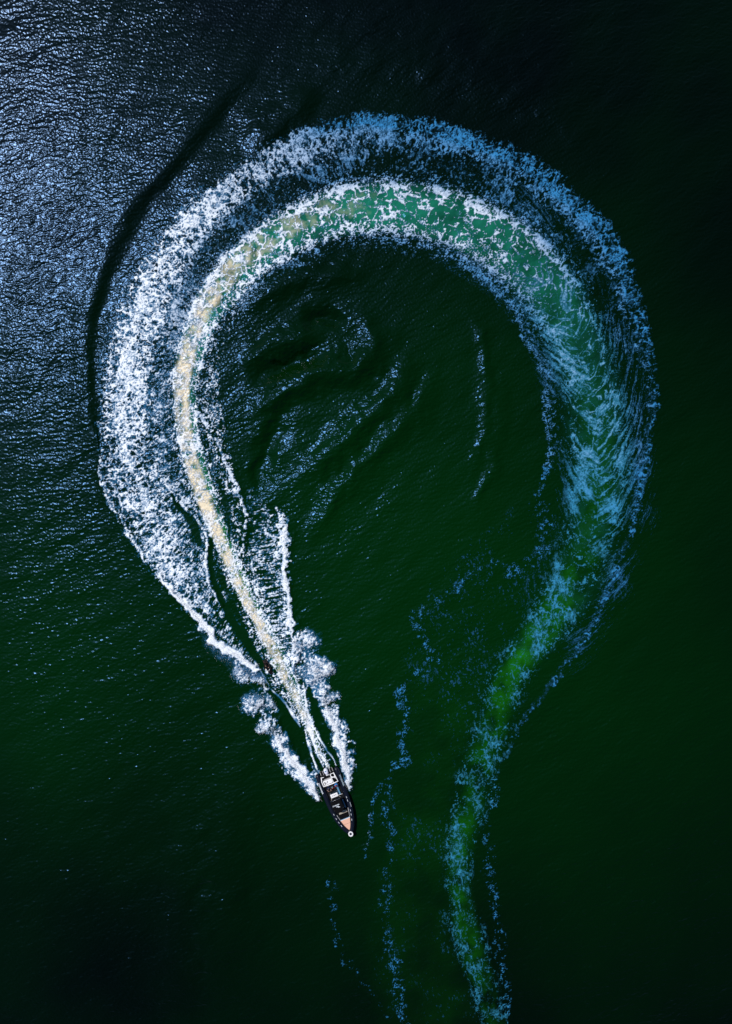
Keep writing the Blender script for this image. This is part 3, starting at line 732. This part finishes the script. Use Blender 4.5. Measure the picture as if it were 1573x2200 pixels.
# ------------------------------------------------------------------ the inflatable boat
BH = math.atan2(-.928, .371)
bx, by = (702.56 - CX) * MPP, (CY - 1659.7) * MPP
fw = Vector((.371, -.928)); pt = Vector((.928, .371))
bx += -.16 * fw.x + .10 * pt.x; by += -.16 * fw.y + .10 * pt.y
WL = 0.0
boat = root('inflatable_boat', 'long black rigid inflatable motorboat speeding ahead of its white wash', 'motorboat', (bx, by, .05), BH)
def tube_y(x):
    return float(np.interp(x, [0, 2, 4, 5.5, 6.6, 7.5, 8.3, 8.9, 9.35, 9.55], [1.5, 1.52, 1.5, 1.42, 1.27, 1.06, .80, .52, .22, 0]))
def tube_z(x): return .52 + .20 * sm(4, 9.5, np.float64(x))
def tube_r(x): return float(np.interp(x, [0, 1, 7, 9.5], [.36, .38, .36, .30]))
for sgn in (1, -1):
    bm = bmesh.new()
    X_ = np.concatenate([np.linspace(0, 6, 13), np.linspace(6.3, 9.5, 15)])
    sweep(bm, [(x, sgn * tube_y(x), tube_z(x)) for x in X_], [tube_r(x) for x in X_], 24)
    t = bm_obj('side_tube', bm, M['rubber'], boat)
    # grip patches and the name printed on the tube
    spots = [(4.35, .3), (4.85, .3), (6.35, .28), (6.95, .28), (7.7, .3)] if sgn > 0 else [(6.05, .24), (6.75, .26), (7.4, .28), (8.0, .28)]
    for x, L in spots:
        y = tube_y(x); dy = tube_y(x + .1) - tube_y(x - .1)
        bm = bmesh.new(); box(bm, -L / 2, L / 2, -.03, .03, 0, .012)
        p = bm_obj('grip_patch', bm, M['print'], t, smooth=False)
        off = -.10 if sgn > 0 else .10
        off *= .6
        p.location = (x, sgn * y + off, tube_z(x) + math.sqrt(tube_r(x) ** 2 - off * off) + .002); p.rotation_euler = (-off / tube_r(x), 0, math.atan2(sgn * dy, .2))
    if sgn > 0:
        bm = bmesh.new(); box(bm, -.36, .36, -.025, .025, 0, .012)
        p = bm_obj('grip_patch', bm, M['print'], t, smooth=False); p.location = (5.55, tube_y(5.55) + .17, tube_z(5.5) + .335); p.rotation_euler = (-.5, 0, math.atan2(-.09, 1))
    ang = .42
    text_obj('lettering', 'STORMER', .30, M['grey'] if sgn > 0 else M['print'], t,
             (1.75, sgn * (tube_y(1.8) + tube_r(2) * math.sin(ang) + .012), tube_z(2) + tube_r(2) * math.cos(ang) + .012),
             ((-ang if sgn > 0 else ang), 0, 0), sx=1.35)
# hull under the deck
bm = bmesh.new()
secs = []
for x in np.linspace(.15, 9.3, 16):
    w = max(tube_y(x) - .12, .05); rise = .45 * sm(6.5, 9.4, np.float64(x))
    secs.append([bm.verts.new(v) for v in ((x, -w, .34 + rise * .3), (x, -w * .75, .02 + rise), (x, 0, -.30 + rise * 1.3), (x, w * .75, .02 + rise), (x, w, .34 + rise * .3))])
for a, b in zip(secs[:-1], secs[1:]):
    for k in range(4): bm.faces.new((a[k], a[k + 1], b[k + 1], b[k]))
    bm.faces.new((a[4], a[0], b[0], b[4]))
bm.faces.new(secs[0]); bm.faces.new(secs[-1])
bm_obj('hull', bm, M['black'], boat, smooth=False)
def plan(x0, x1, inset, n=10):
    xs_ = np.linspace(x0, x1, n)
    L = [(x, max(tube_y(x) - inset, .02)) for x in xs_]
    return L + [(x, -y) for x, y in reversed(L)]
bm = bmesh.new(); prism(bm, plan(.25, 7.6, .22, 14), .36, .42); bm_obj('floor', bm, M['black'], boat, smooth=False)
# transom
bm = bmesh.new(); box(bm, .18, .34, -1.2, 1.2, .2, .85); bm_obj('transom', bm, M['black'], boat, smooth=False, bevel=.02)
# foredeck in two pale panels with a dark joint
for x0, x1 in ((7.42, 8.10), (8.125, 9.12)):
    bm = bmesh.new(); prism(bm, plan(x0, x1, .30 if x0 < 8 else .30, 8), .60, .72)
    bm_obj('foredeck_panel', bm, M['teak'], boat, smooth=False, bevel=.01)
bm = bmesh.new(); prism(bm, plan(8.0, 8.2, .32, 3), .56, .70); bm_obj('foredeck_joint', bm, M['black'], boat, smooth=False)
# white coaming round the bow seat, dark cushion inside
bm = bmesh.new()
for s in (1, -1):
    pts = [(x, s * (tube_y(x) - .34), .70) for x in np.linspace(5.95 if s > 0 else 6.4, 7.36, 6)]
    for a, b in zip(pts[:-1], pts[1:]):
        prism(bm, [(a[0], a[1] - .035), (b[0], b[1] - .035), (b[0], b[1] + .035), (a[0], a[1] + .035)], .5, .74)
box(bm, 7.34, 7.41, -.74, .74, .5, .74)
bm_obj('coaming', bm, M['white'], boat, smooth=False)
bm = bmesh.new(); box(bm, 6.62, 7.26, -.62, .66, .45, .66); bm_obj('bow_cushion', bm, M['canvas'], boat, bevel=.04)
bm = bmesh.new(); box(bm, 7.28, 7.335, -.70, .70, .45, .70); bm_obj('seat_trim', bm, M['step'], boat, smooth=False)
bm = bmesh.new(); prism(bm, [(6.0, -.5), (6.55, -.62), (6.55, .70), (6.2, .62)], .43, .50); bm_obj('bow_step', bm, M['tan'], boat, smooth=False, bevel=.01)
# side lockers
for x0, x1, y0, y1 in ((2.55, 3.75, .52, .80), (4.5, 5.85, .60, .80)):
    bm = bmesh.new(); box(bm, x0, x1, y0, y1, .43, .62, .02); bm_obj('side_locker', bm, M['step'], boat, bevel=.03)
# bow eye: white octagonal fairlead with a dark well
bm = bmesh.new()
n = 8; rings = []
for r, z in ((.38, .66), (.42, 1.04), (.36, 1.08), (.22, 1.06), (.20, .90)):
    rings.append([bm.verts.new((9.62 + r * math.cos(2 * math.pi * (k + .5) / n), r * .92 * math.sin(2 * math.pi * (k + .5) / n), z)) for k in range(n)])
for a, b in zip(rings[:-1], rings[1:]):
    for k in range(n): bm.faces.new((a[k], a[(k + 1) % n], b[(k + 1) % n], b[k]))
bm.faces.new(rings[0])
fl = bm_obj('bow_fairlead', bm, M['white'], boat, smooth=False)
bm = bmesh.new(); bmesh.ops.create_cone(bm, cap_ends=True, segments=16, radius1=.19, radius2=.19, depth=.1, matrix=Matrix.Translation((9.62, 0, .91)))
bm_obj('well', bm, M['navy'], fl, smooth=False)
bm = bmesh.new(); sweep(bm, [(9.05, 0, .76), (9.3, 0, .80)], .05, 8); bm_obj('anchor_roller', bm, M['tan'], boat)
# console
bm = bmesh.new(); box(bm, 3.05, 3.68, -.74, .46, .42, 1.12, .03); con = bm_obj('console', bm, M['white'], boat, bevel=.06)
for y in (-.38, -.13, .12):
    bm = bmesh.new(); bmesh.ops.create_cone(bm, cap_ends=True, segments=16, radius1=.062, radius2=.055, depth=.03, matrix=Matrix.Translation((3.33, y, 1.13)))
    bm_obj('gauge', bm, M['canvas'], con, smooth=False)
bm = bmesh.new(); box(bm, 2.93, 3.06, -.62, .44, .8, 1.10, .01); bm_obj('dashboard', bm, M['glass'], con, bevel=.02)
bm = bmesh.new()
sweep(bm, [(2.78 + .05 * math.cos(a), -.42 + .19 * math.cos(a), 1.02 + .19 * math.sin(a)) for a in np.linspace(0, 2 * math.pi, 20)], .016, 8, False)
sweep(bm, [(2.78, -.42, 1.02), (2.95, -.42, .98)], .02, 8)
sweep(bm, [(2.78, -.59, 1.02), (2.78, -.25, 1.02)], .012, 8)
bm_obj('steering_wheel', bm, M['black'], con)
bm = bmesh.new(); sweep(bm, [(3.55, .46, 1.0), (3.6, .8, .95), (3.62, 1.05, .93)], .028, 8); bm_obj('grab_rail', bm, M['white'], con)
bm = bmesh.new(); sweep(bm, [(3.66, -.70, 1.05), (3.95, -.78, 1.05)], .035, 8); bm_obj('handle', bm, M['tan'], con)
bm = bmesh.new(); sweep(bm, [(3.66, .42, .95), (4.0, .62, .8)], .04, 8); bm_obj('handle', bm, M['tan'], con)
# canopy over the fore cockpit
bm = bmesh.new()
outl = []
for k in range(13):
    a = math.radians(-90 + 180 * k / 12)
    outl.append((5.02 + .72 * math.cos(a), -.12 + .86 * math.sin(a)))
outl += [(3.95, .70), (3.62, .55), (3.62, -.80), (3.95, -.94)]
outl = outl[::1]
top = lambda x, y: 1.98 - .10 * ((y + .12) / .86) ** 2 - .05 * ((x - 4.6) / 1.2) ** 2
cx0 = sum(p[0] for p in outl) / len(outl); cy0 = sum(p[1] for p in outl) / len(outl)
rows = []
for f in (1, .8, .6, .4, .2):
    rows.append([bm.verts.new((cx0 + (x - cx0) * f, cy0 + (y - cy0) * f, top(cx0 + (x - cx0) * f, cy0 + (y - cy0) * f))) for x, y in outl])
for a, b in zip(rows[:-1], rows[1:]):
    for k in range(len(outl)): bm.faces.new((a[k], a[(k + 1) % len(outl)], b[(k + 1) % len(outl)], b[k]))
bm.faces.new(rows[-1])
can = bm_obj('canopy', bm, M['canvas'], boat)
so = can.modifiers.new('solid', 'SOLIDIFY'); so.thickness = .04
bm = bmesh.new()
for x in (3.75, 5.2):
    sweep(bm, [(x + .25, .86, .8), (x, .78, 1.3), (x, .62, 1.90), (x, -.12, 1.90), (x, -.86, 1.90), (x, -.98, 1.3), (x + .25, -1.0, .8)], .02, 8)
bm_obj('canopy_frame', bm, M['steel'], boat)
text_obj('lettering', 'STORMER', .235, M['print'], can, (4.50, -.27, 2.02), (0, 0, math.radians(90)), .004, 1.0)
bm = bmesh.new(); prism(bm, [(4.66, -.30), (4.74, -.34), (4.80, -.12), (4.92, -.02), (4.88, .10), (4.96, .16), (4.86, .22), (4.76, .05), (4.70, .02)], 1.985, 2.0)
bm_obj('emblem', bm, M['print'], can, smooth=False)
# stern: seat box, tow arch, steps
bm = bmesh.new(); box(bm, .82, 1.52, -1.0, .42, .42, 1.10, .03); sb = bm_obj('seat_box', bm, M['white'], boat, bevel=.06)
bm = bmesh.new(); box(bm, 1.0, 1.36, -.80, -.66, 1.09, 1.125); bm_obj('vent', bm, M['canvas'], sb, smooth=False)
bm = bmesh.new(); sweep(bm, [(.92, -.33, 1.12), (1.1, -.30, 1.13), (1.2, -.40, 1.13), (1.24, -.56, 1.12)], .03, 8); bm_obj('handle', bm, M['navy'], sb)
bm = bmesh.new()
for P_ in ([(.20, 1.0, 1.0), (.75, 1.12, 1.25), (1.50, 1.22, 1.30), (1.55, .5, 1.30), (1.52, -.4, 1.30), (1.50, -1.08, 1.28), (.80, -1.1, 1.2), (.25, -.98, 1.0)],):
    sweep(bm, P_, .075, 12)
sweep(bm, [(.22, 1.0, 1.0), (.22, .42, 1.04)], .05, 10); sweep(bm, [(.22, .44, 1.04), (1.5, .52, 1.28)], .06, 10)
sweep(bm, [(.25, -.98, 1.0), (.3, -.62, 1.05)], .05, 10)
sweep(bm, [(.55, .5, 1.1), (1.0, 1.1, 1.24)], .045, 10); sweep(bm, [(.75, .46, 1.18), (.7, 1.1, 1.22)], .06, 10)
for y in (1.02, -1.0): sweep(bm, [(.6, y, 1.2), (.5, y, .45)], .05, 10)
bm_obj('tow_arch', bm, M['white'], boat)
bm = bmesh.new(); box(bm, 1.62, 2.1, -.95, .98, .42, .92, .02); bm_obj('helm_bench', bm, M['canvas'], boat, bevel=.05)
for s in (1, -1):
    bm = bmesh.new(); box(bm, -.50, .16, s * .75 - .19, s * .75 + .19, .50, .56)
    st = bm_obj('stern_step', bm, M['black'], boat, smooth=False, bevel=.01)
    bm = bmesh.new(); sweep(bm, [(.12, s * .75 - .21, .58), (-.52, s * .75 - .21, .58), (-.52, s * .75 + .21, .58), (.12, s * .75 + .21, .58)], .022, 8); bm_obj('step_rail', bm, M['white'], st)
# outboard engine
bm = bmesh.new()
for z0, z1, sc in ((.62, .80, .92), (.80, 1.15, 1.0)):
    pass
ringsz = [(.50, .80), (.70, .95), (.95, 1.0), (1.10, .92), (1.20, .70), (1.24, .30)]
rr = []
for z, k in ringsz:
    rr.append([bm.verts.new((-.36 + (.50 * k) * math.cos(a) + .04 * (1 - k), .02 + (.33 * k) * math.sin(a) * (1 - .18 * math.cos(a)), z)) for a in np.linspace(0, 2 * math.pi, 25)[:-1]])
for a, b in zip(rr[:-1], rr[1:]):
    for k in range(24): bm.faces.new((a[k], a[(k + 1) % 24], b[(k + 1) % 24], b[k]))
bm.faces.new(rr[0]); bm.faces.new(rr[-1])
eng = bm_obj('outboard_engine', bm, M['lilac'], boat)
bm = bmesh.new(); box(bm, -.5, -.2, -.10, .14, -.5, .6, .01); sweep(bm, [(-.75, .02, -.5), (-.1, .02, -.5)], .07, 10); bm_obj('drive_leg', bm, M['black'], eng, bevel=.02)
bm = bmesh.new(); box(bm, .0, .3, -.2, .24, .45, .95, .02); bm_obj('bracket', bm, M['white'], eng, bevel=.03)
bm = bmesh.new()
box(bm, -.62, -.40, -.10, .14, 1.225, 1.25, .02)
bm_obj('cowl_vent', bm, M['step'], eng, bevel=.01)

# ------------------------------------------------------------------ people
def bake(bm, voxel, name):
    me = bpy.data.meshes.new(name); bmesh.ops.recalc_face_normals(bm, faces=bm.faces); bm.to_mesh(me); bm.free()
    o = bpy.data.objects.new('tmp', me); scene.collection.objects.link(o)
    r = o.modifiers.new('r', 'REMESH'); r.mode = 'VOXEL'; r.voxel_size = voxel; r.use_smooth_shade = True
    s = o.modifiers.new('s', 'SMOOTH'); s.iterations = 3; s.factor = .4
    bpy.context.view_layer.update()
    out = bpy.data.meshes.new_from_object(o.evaluated_get(bpy.context.evaluated_depsgraph_get()))
    out.name = name
    bpy.data.objects.remove(o)
    out.polygons.foreach_set('use_smooth', [True] * len(out.polygons))
    return out
def V(*a): return Vector(a)
def limb(bm, a, b, ra, rb): sweep(bm, [a, a.lerp(b, .35), b], [ra, ra * .6 + rb * .45, rb], 12)
def hand(bm, wrist, direction, side, curl=.6):
    """palm, four bent fingers of different lengths and a thumb"""
    d = direction.normalized(); up = V(0, 0, 1)
    lat = d.cross(up)
    lat = (lat.normalized() if lat.length > .1 else V(0, 1, 0)) * side
    nrm = lat.cross(d).normalized()
    if nrm.z > 0: nrm = -nrm
    pc = wrist + d * .05
    sweep(bm, [wrist, pc, wrist + d * .09], [.026, .036, .036], 10, squash=.6)
    for k, L in enumerate((.072, .082, .076, .058)):
        b0 = wrist + d * .088 + lat * (.030 - .020 * k)
        b1 = b0 + d * L * .45 * (1 - curl * .3) + nrm * L * .2 * curl
        b2 = b1 + d * L * .28 * (1 - curl) + nrm * L * .35 * curl
        b3 = b2 + d * L * .1 * (1 - 1.6 * curl) + nrm * L * .26 * curl
        sweep(bm, [b0, b1, b2, b3], [.0098, .0092, .0086, .0078], 8)
    t0 = wrist + d * .028 + lat * .028
    sweep(bm, [t0, t0 + lat * .030 + d * .022, t0 + lat * .030 + d * .050 + nrm * .012], [.013, .011, .009], 8)
def person(label, loc, rz, J, colors, hairy=True, helmet=False):
    """J: joints in metres - pelvis, neck, head, then [shoulder elbow wrist] and [hip knee ankle] for left and right"""
    r = root('person', label, 'person', loc, rz)
    bm = bmesh.new()
    pel, neck, head = J['pelvis'], J['neck'], J['head']
    ch = pel.lerp(neck, .62)
    lat = (J['sh'][0] - J['sh'][1]).normalized()
    for o_ in (-.075, 0, .075):
        sweep(bm, [pel + lat * o_, pel.lerp(neck, .3) + lat * o_ * .9, ch + lat * o_ * 1.35, pel.lerp(neck, .86) + lat * o_ * 1.5], [.105, .095, .11, .07], 12)
    sweep(bm, [pel.lerp(neck, .85), neck, neck.lerp(head, .6)], [.07, .058, .056], 12)
    fd = J['face'].normalized()
    ball(bm, head, .098, 1.08, .86, 1.22)
    ball(bm, head + fd * .03 + V(0, 0, -.05), .072, 1, .8, 1)                   # jaw
    sweep(bm, [head + fd * .10 + V(0, 0, .012), head + fd * .125 + V(0, 0, -.022)], [.011, .016], 8)    # nose
    sweep(bm, [head + fd * .098 + lat * .022 + V(0, 0, -.058), head + fd * .098 - lat * .022 + V(0, 0, -.058)], .010, 8)   # lips
    for s in (1, -1):
        ball(bm, head + lat * s * .088 + V(0, 0, -.008), .026, .6, .45, 1.1)    # ears
        ball(bm, head + lat * s * .034 + fd * .088 + V(0, 0, .004), .014)       # eyes
    for i, s in ((0, 1), (1, -1)):
        sh, el, wr = J['sh'][i], J['el'][i], J['wr'][i]
        limb(bm, sh, el, .052, .040); limb(bm, el, wr, .040, .026)
        ball(bm, sh, .062)
        hand(bm, wr, (wr - el), -s, J.get('curl', .6))
        hp, kn, an = J['hip'][i], J['kn'][i], J['an'][i]
        limb(bm, hp, kn, .088, .060); limb(bm, kn, an, .060, .038)
        ft = J['foot'][i]
        sweep(bm, [an + V(0, 0, -.03), an + (ft - an) * .5 + V(0, 0, -.02), ft], [.042, .042, .034], 10, squash=.8)
    link('body', bake(bm, .011, 'body'), M[colors['skin']], r)
    bm = bmesh.new()
    for o_ in (-.08, 0, .08):
        sweep(bm, [pel + lat * o_, pel.lerp(neck, .3) + lat * o_ * .95, ch + lat * o_ * 1.4, pel.lerp(neck, .88) + lat * o_ * 1.4], [.118, .112, .124, .078], 12)
    for i in (0, 1):
        sh, el, wr = J['sh'][i], J['el'][i], J['wr'][i]
        ball(bm, sh, .074)
        limb(bm, sh, sh.lerp(el, .62), .068, .060)
        if colors.get('sleeve'):
            limb(bm, sh.lerp(el, .5), el, .06, .054); limb(bm, el, el.lerp(wr, .92), .054, .038)
    link('shirt', bake(bm, .016, 'shirt'), M[colors['shirt']], r)
    bm = bmesh.new()
    for o_ in (-.07, 0, .07): sweep(bm, [pel + lat * o_ - V(0, 0, .02), pel.lerp(neck, .16) + lat * o_], [.120, .112], 12)
    for i in (0, 1):
        hp, kn, an = J['hip'][i], J['kn'][i], J['an'][i]
        limb(bm, hp, kn, .104, .076)
        if colors.get('long', True): limb(bm, kn, kn.lerp(an, .9), .074, .058)
    link('trousers', bake(bm, .016, 'trousers'), M[colors['trousers']], r)
    for i in (0, 1):
        an, ft = J['an'][i], J['foot'][i]
        bm = bmesh.new(); sweep(bm, [an + V(0, 0, -.03), an + (ft - an) * .5 + V(0, 0, -.02), ft], [.052, .052, .042], 12, squash=.8)
        bm_obj('shoe', bm, M[colors.get('shoe', 'dark_cloth')], r)
    bm = bmesh.new()
    if helmet:
        ball(bm, head + V(0, 0, .02), .128, 1.15, .98, 1.15)
        bm_obj('helmet', bm, M['dark_cloth'], r)
    else:
        ball(bm, head - fd * .016 + V(0, 0, .034), .102, 1.1, .96, 1.10)
        bm_obj('cap' if colors['hair'] != 'hair' else 'hair', bm, M[colors['hair']], r)
        if colors['hair'] != 'hair':
            pass
    return r
def seated(zf=0.0, lean=.05, spread=.16, arms=None, kx=.46):
    z0 = .98 + zf
    J = dict(pelvis=V(0, 0, z0 + .04), neck=V(lean, 0, z0 + .56), head=V(lean + .03, 0, z0 + .75), face=V(1, 0, -.05))
    J['sh'] = [V(lean, .19, z0 + .50), V(lean, -.19, z0 + .50)]
    J['el'], J['wr'] = arms(lean, z0)
    J['hip'] = [V(.03, .10, z0), V(.03, -.10, z0)]
    J['kn'] = [V(kx, spread, z0 + .04), V(kx, -spread, z0 + .04)]
    J['an'] = [V(kx + .08, spread, .14), V(kx + .02, -spread, .14)]
    J['foot'] = [a + V(.17, 0, -.075) for a in J['an']]
    return J
def at_boat(x, y, z=.36 + .05):
    return (bx + fw.x * x + pt.x * y, by + fw.y * x + pt.y * y, z)
FZ = -.43      # sitting height over the cockpit floor (bench top .55 above it)
person('driver in navy top and light trousers, sitting nearest the steering wheel', at_boat(1.88, -.50, .47), BH,
       seated(FZ, .10, .20, lambda l, z: ([V(l + .22, .30, z + .30), V(l + .22, -.30, z + .30)], [V(l + .46, .20, z + .22), V(l + .46, -.16, z + .22)])),
       dict(skin='skin', shirt='navy', trousers='white_cloth', hair='hair'))
person('passenger in dark clothes and teal cap, sitting in the middle of the bench', at_boat(1.86, .16, .47), BH,
       seated(FZ, .02, .13, lambda l, z: ([V(l + .05, .34, z + .24), V(l + .05, -.34, z + .24)], [V(l + .28, .24, z + .10), V(l + .30, -.22, z + .12)])),
       dict(skin='skin', shirt='dark_cloth', trousers='red_cloth', hair='teal_cloth', long=False))
person('passenger in blue, sitting at the right-hand end of the bench', at_boat(1.84, .72, .47), BH,
       seated(FZ, .02, .14, lambda l, z: ([V(l + .08, .33, z + .24), V(l + .08, -.33, z + .24)], [V(l + .32, .12, z + .12), V(l + .32, -.14, z + .12)])),
       dict(skin='skin', shirt='blue_cloth', trousers='blue_cloth', hair='red_cloth', long=False))

# ------------------------------------------------------------------ small watercraft and its rider
JH = math.atan2(-.898, .44)
jx, jy = (576 - CX) * MPP, (CY - 1432) * MPP
JZ = .14
ski = root('jet_ski', 'small black jet ski with a white stripe on its bonnet, beside the pale wash', 'jet ski', (jx, jy, JZ), JH)
bm = bmesh.new()
secs = []
for x, w, zt, zb in ((-1.15, .30, .22, .02), (-.9, .33, .24, -.06), (-.3, .34, .28, -.10), (.3, .34, .34, -.10), (.75, .29, .34, -.02), (1.05, .18, .32, .10), (1.2, .04, .29, .22)):
    secs.append([bm.verts.new(v) for v in ((x, -w * .8, zt), (x, -w, (zt + zb) / 2 + .04), (x, -w * .6, zb), (x, 0, zb - .06), (x, w * .6, zb), (x, w, (zt + zb) / 2 + .04), (x, w * .8, zt))])
for a, b in zip(secs[:-1], secs[1:]):
    for k in range(6): bm.faces.new((a[k], a[k + 1], b[k + 1], b[k]))
    bm.faces.new((a[6], a[0], b[0], b[6]))
bm.faces.new(secs[0]); bm.faces.new(secs[-1])
bm_obj('hull', bm, M['maroon'], ski, bevel=.02)
bm = bmesh.new()
rr = []
for x, w, z in ((.05, .20, .38), (.15, .25, .55), (.45, .27, .56), (.8, .20, .48), (1.08, .08, .36)):
    rr.append([bm.verts.new((x, w * math.cos(a), .28 + (z - .28) * math.sin(a))) for a in np.linspace(0, math.pi, 9)])
for a, b in zip(rr[:-1], rr[1:]):
    for k in range(8): bm.faces.new((a[k], a[k + 1], b[k + 1], b[k]))
bm.faces.new(rr[0]); bm.faces.new(rr[-1])
hood = bm_obj('bonnet', bm, M['dark_cloth'], ski)
bm = bmesh.new()
pts = [(.32, .17), (.42, .14), (.50, .04), (.52, -.06), (.48, -.17)]
for (xa, ya), (xb, yb), w in zip(pts[:-1], pts[1:], (.06, .045, .04, .055)):
    za = lambda y, x: .575 - .28 * (y / .27) ** 2 * .6 - .05 * max(0, x - .45)
    sweep(bm, [(xa, ya, za(ya, xa)), (xb, yb, za(yb, xb))], w * .6, 8, squash=.4)
bm_obj('stripe', bm, M['white'], hood)
bm = bmesh.new(); sweep(bm, [(.55, 0, .5), (.2, 0, .72), (.0, 0, .86)], .05, 10); pole = bm_obj('steering_pole', bm, M['black'], ski)
bm = bmesh.new(); sweep(bm, [(-.04, .36, .90), (.0, .12, .90), (.0, -.12, .90), (-.04, -.36, .90)], .018, 8); bm_obj('handlebar', bm, M['black'], pole)
bm = bmesh.new(); box(bm, -1.1, -.1, -.20, .20, .235, .262); bm_obj('foot_tray', bm, M['black'], ski, smooth=False, bevel=.01)
rz = dict(pelvis=V(-.78, 0, .74), neck=V(-.36, 0, 1.08), head=V(-.22, 0, 1.22), face=V(1, 0, -.15),
          sh=[V(-.40, .19, 1.02), V(-.40, -.19, 1.02)], el=[V(-.22, .33, .90), V(-.22, -.33, .90)], wr=[V(-.07, .26, .93), V(-.07, -.26, .93)],
          hip=[V(-.76, .10, .70), V(-.76, -.10, .70)], kn=[V(-.36, .15, .52), V(-.46, -.15, .50)], an=[V(-.74, .13, .33), V(-.92, -.13, .33)],
          foot=[V(-.58, .13, .295), V(-.76, -.13, .295)], curl=.9)
person('rider in dark wetsuit and helmet crouching on the small jet ski', (jx, jy, JZ), JH, rz,
       dict(skin='skin', shirt='neo', trousers='neo', hair='hair', sleeve=True), helmet=True)

# ------------------------------------------------------------------ drops of spray in the air
def hz(px_, py_):
    i = np.clip(((GY0 - py_) / GS).astype(int), 0, SHP[0] - 1); j = np.clip(((px_ - GX0) / GS).astype(int), 0, SHP[1] - 1)
    return H[i, j], foam[i, j]
r = np.random.default_rng(5)
PXs, PYs, ZM = [], [], []
def spray_line(pts, n, zmax):
    C = catmull(pts, 3)
    k = r.integers(0, len(C), n)
    w = C[k, 2] * np.abs(r.normal(0, .62, n)); a = r.uniform(0, 2 * math.pi, n)
    PXs.append(C[k, 0] + w * np.cos(a)); PYs.append(C[k, 1] + w * np.sin(a)); ZM.append(np.full(n, zmax))
spray_line(RS, 5200, 1.0); spray_line(LS, 5200, 1.0)
for L in LOBES:
    n = int(9 * L[2]); a = r.uniform(0, 6.28, n * 5); q = np.sqrt(r.uniform(0, 1, n * 5)) * 1.12
    PXs.append(L[0] + L[2] * q * np.cos(a)); PYs.append(L[1] + L[3] * q * np.sin(a)); ZM.append(np.full(n * 5, .7))
spray_line([(563,1432,4),(528,1418,12),(484,1386,13),(444,1350,11),(405,1303,7),(368,1264,5)], 3800, .8)
spray_line([(606,1120,8),(613,1190,9),(615,1260,8),(624,1336,7),(637,1410,7)], 2200, .6)
spray_line([(550,1452,22),(520,1436,24),(480,1412,20),(450,1380,14)], 3000, 1.3)
qx = np.concatenate(PXs); qy = np.concatenate(PYs); zm = np.concatenate(ZM)
h0, f0 = hz(qx, qy)
kp = r.uniform(0, 1, qx.size) < f0 ** 1.5 * .9 + .035
qx, qy, zm, h0 = qx[kp], qy[kp], zm[kp], h0[kp]
z = h0 + zm * r.uniform(0, 1, qx.size) ** 2.2 + .02
size = r.uniform(.012, .038, qx.size)
cen = np.stack([(qx - CX) * MPP, (CY - qy) * MPP, z], -1)
octa = np.array([(1, 0, 0), (-1, 0, 0), (0, 1, 0), (0, -1, 0), (0, 0, 1), (0, 0, -1)], float)
tri = np.array([(0, 2, 4), (2, 1, 4), (1, 3, 4), (3, 0, 4), (2, 0, 5), (1, 2, 5), (3, 1, 5), (0, 3, 5)])
co = (cen[:, None, :] + octa[None] * size[:, None, None]).reshape(-1, 3).astype(np.float32)
fc = (np.arange(len(cen))[:, None, None] * 6 + tri[None]).reshape(-1, 3)
me = bpy.data.meshes.new('spray')
me.vertices.add(len(co)); me.vertices.foreach_set('co', co.ravel())
me.loops.add(fc.size); me.loops.foreach_set('vertex_index', fc.ravel().astype(np.int32))
me.polygons.add(len(fc)); me.polygons.foreach_set('loop_start', np.arange(0, fc.size, 3, dtype=np.int32))
me.update()
sp = link('spray', me, pmat('spray_drops', (.82, .84, .90), .4, var=.04), None)
sp['kind'] = 'stuff'; sp['label'] = 'white drops of spray flung up along both sides of the boat'; sp['category'] = 'spray'
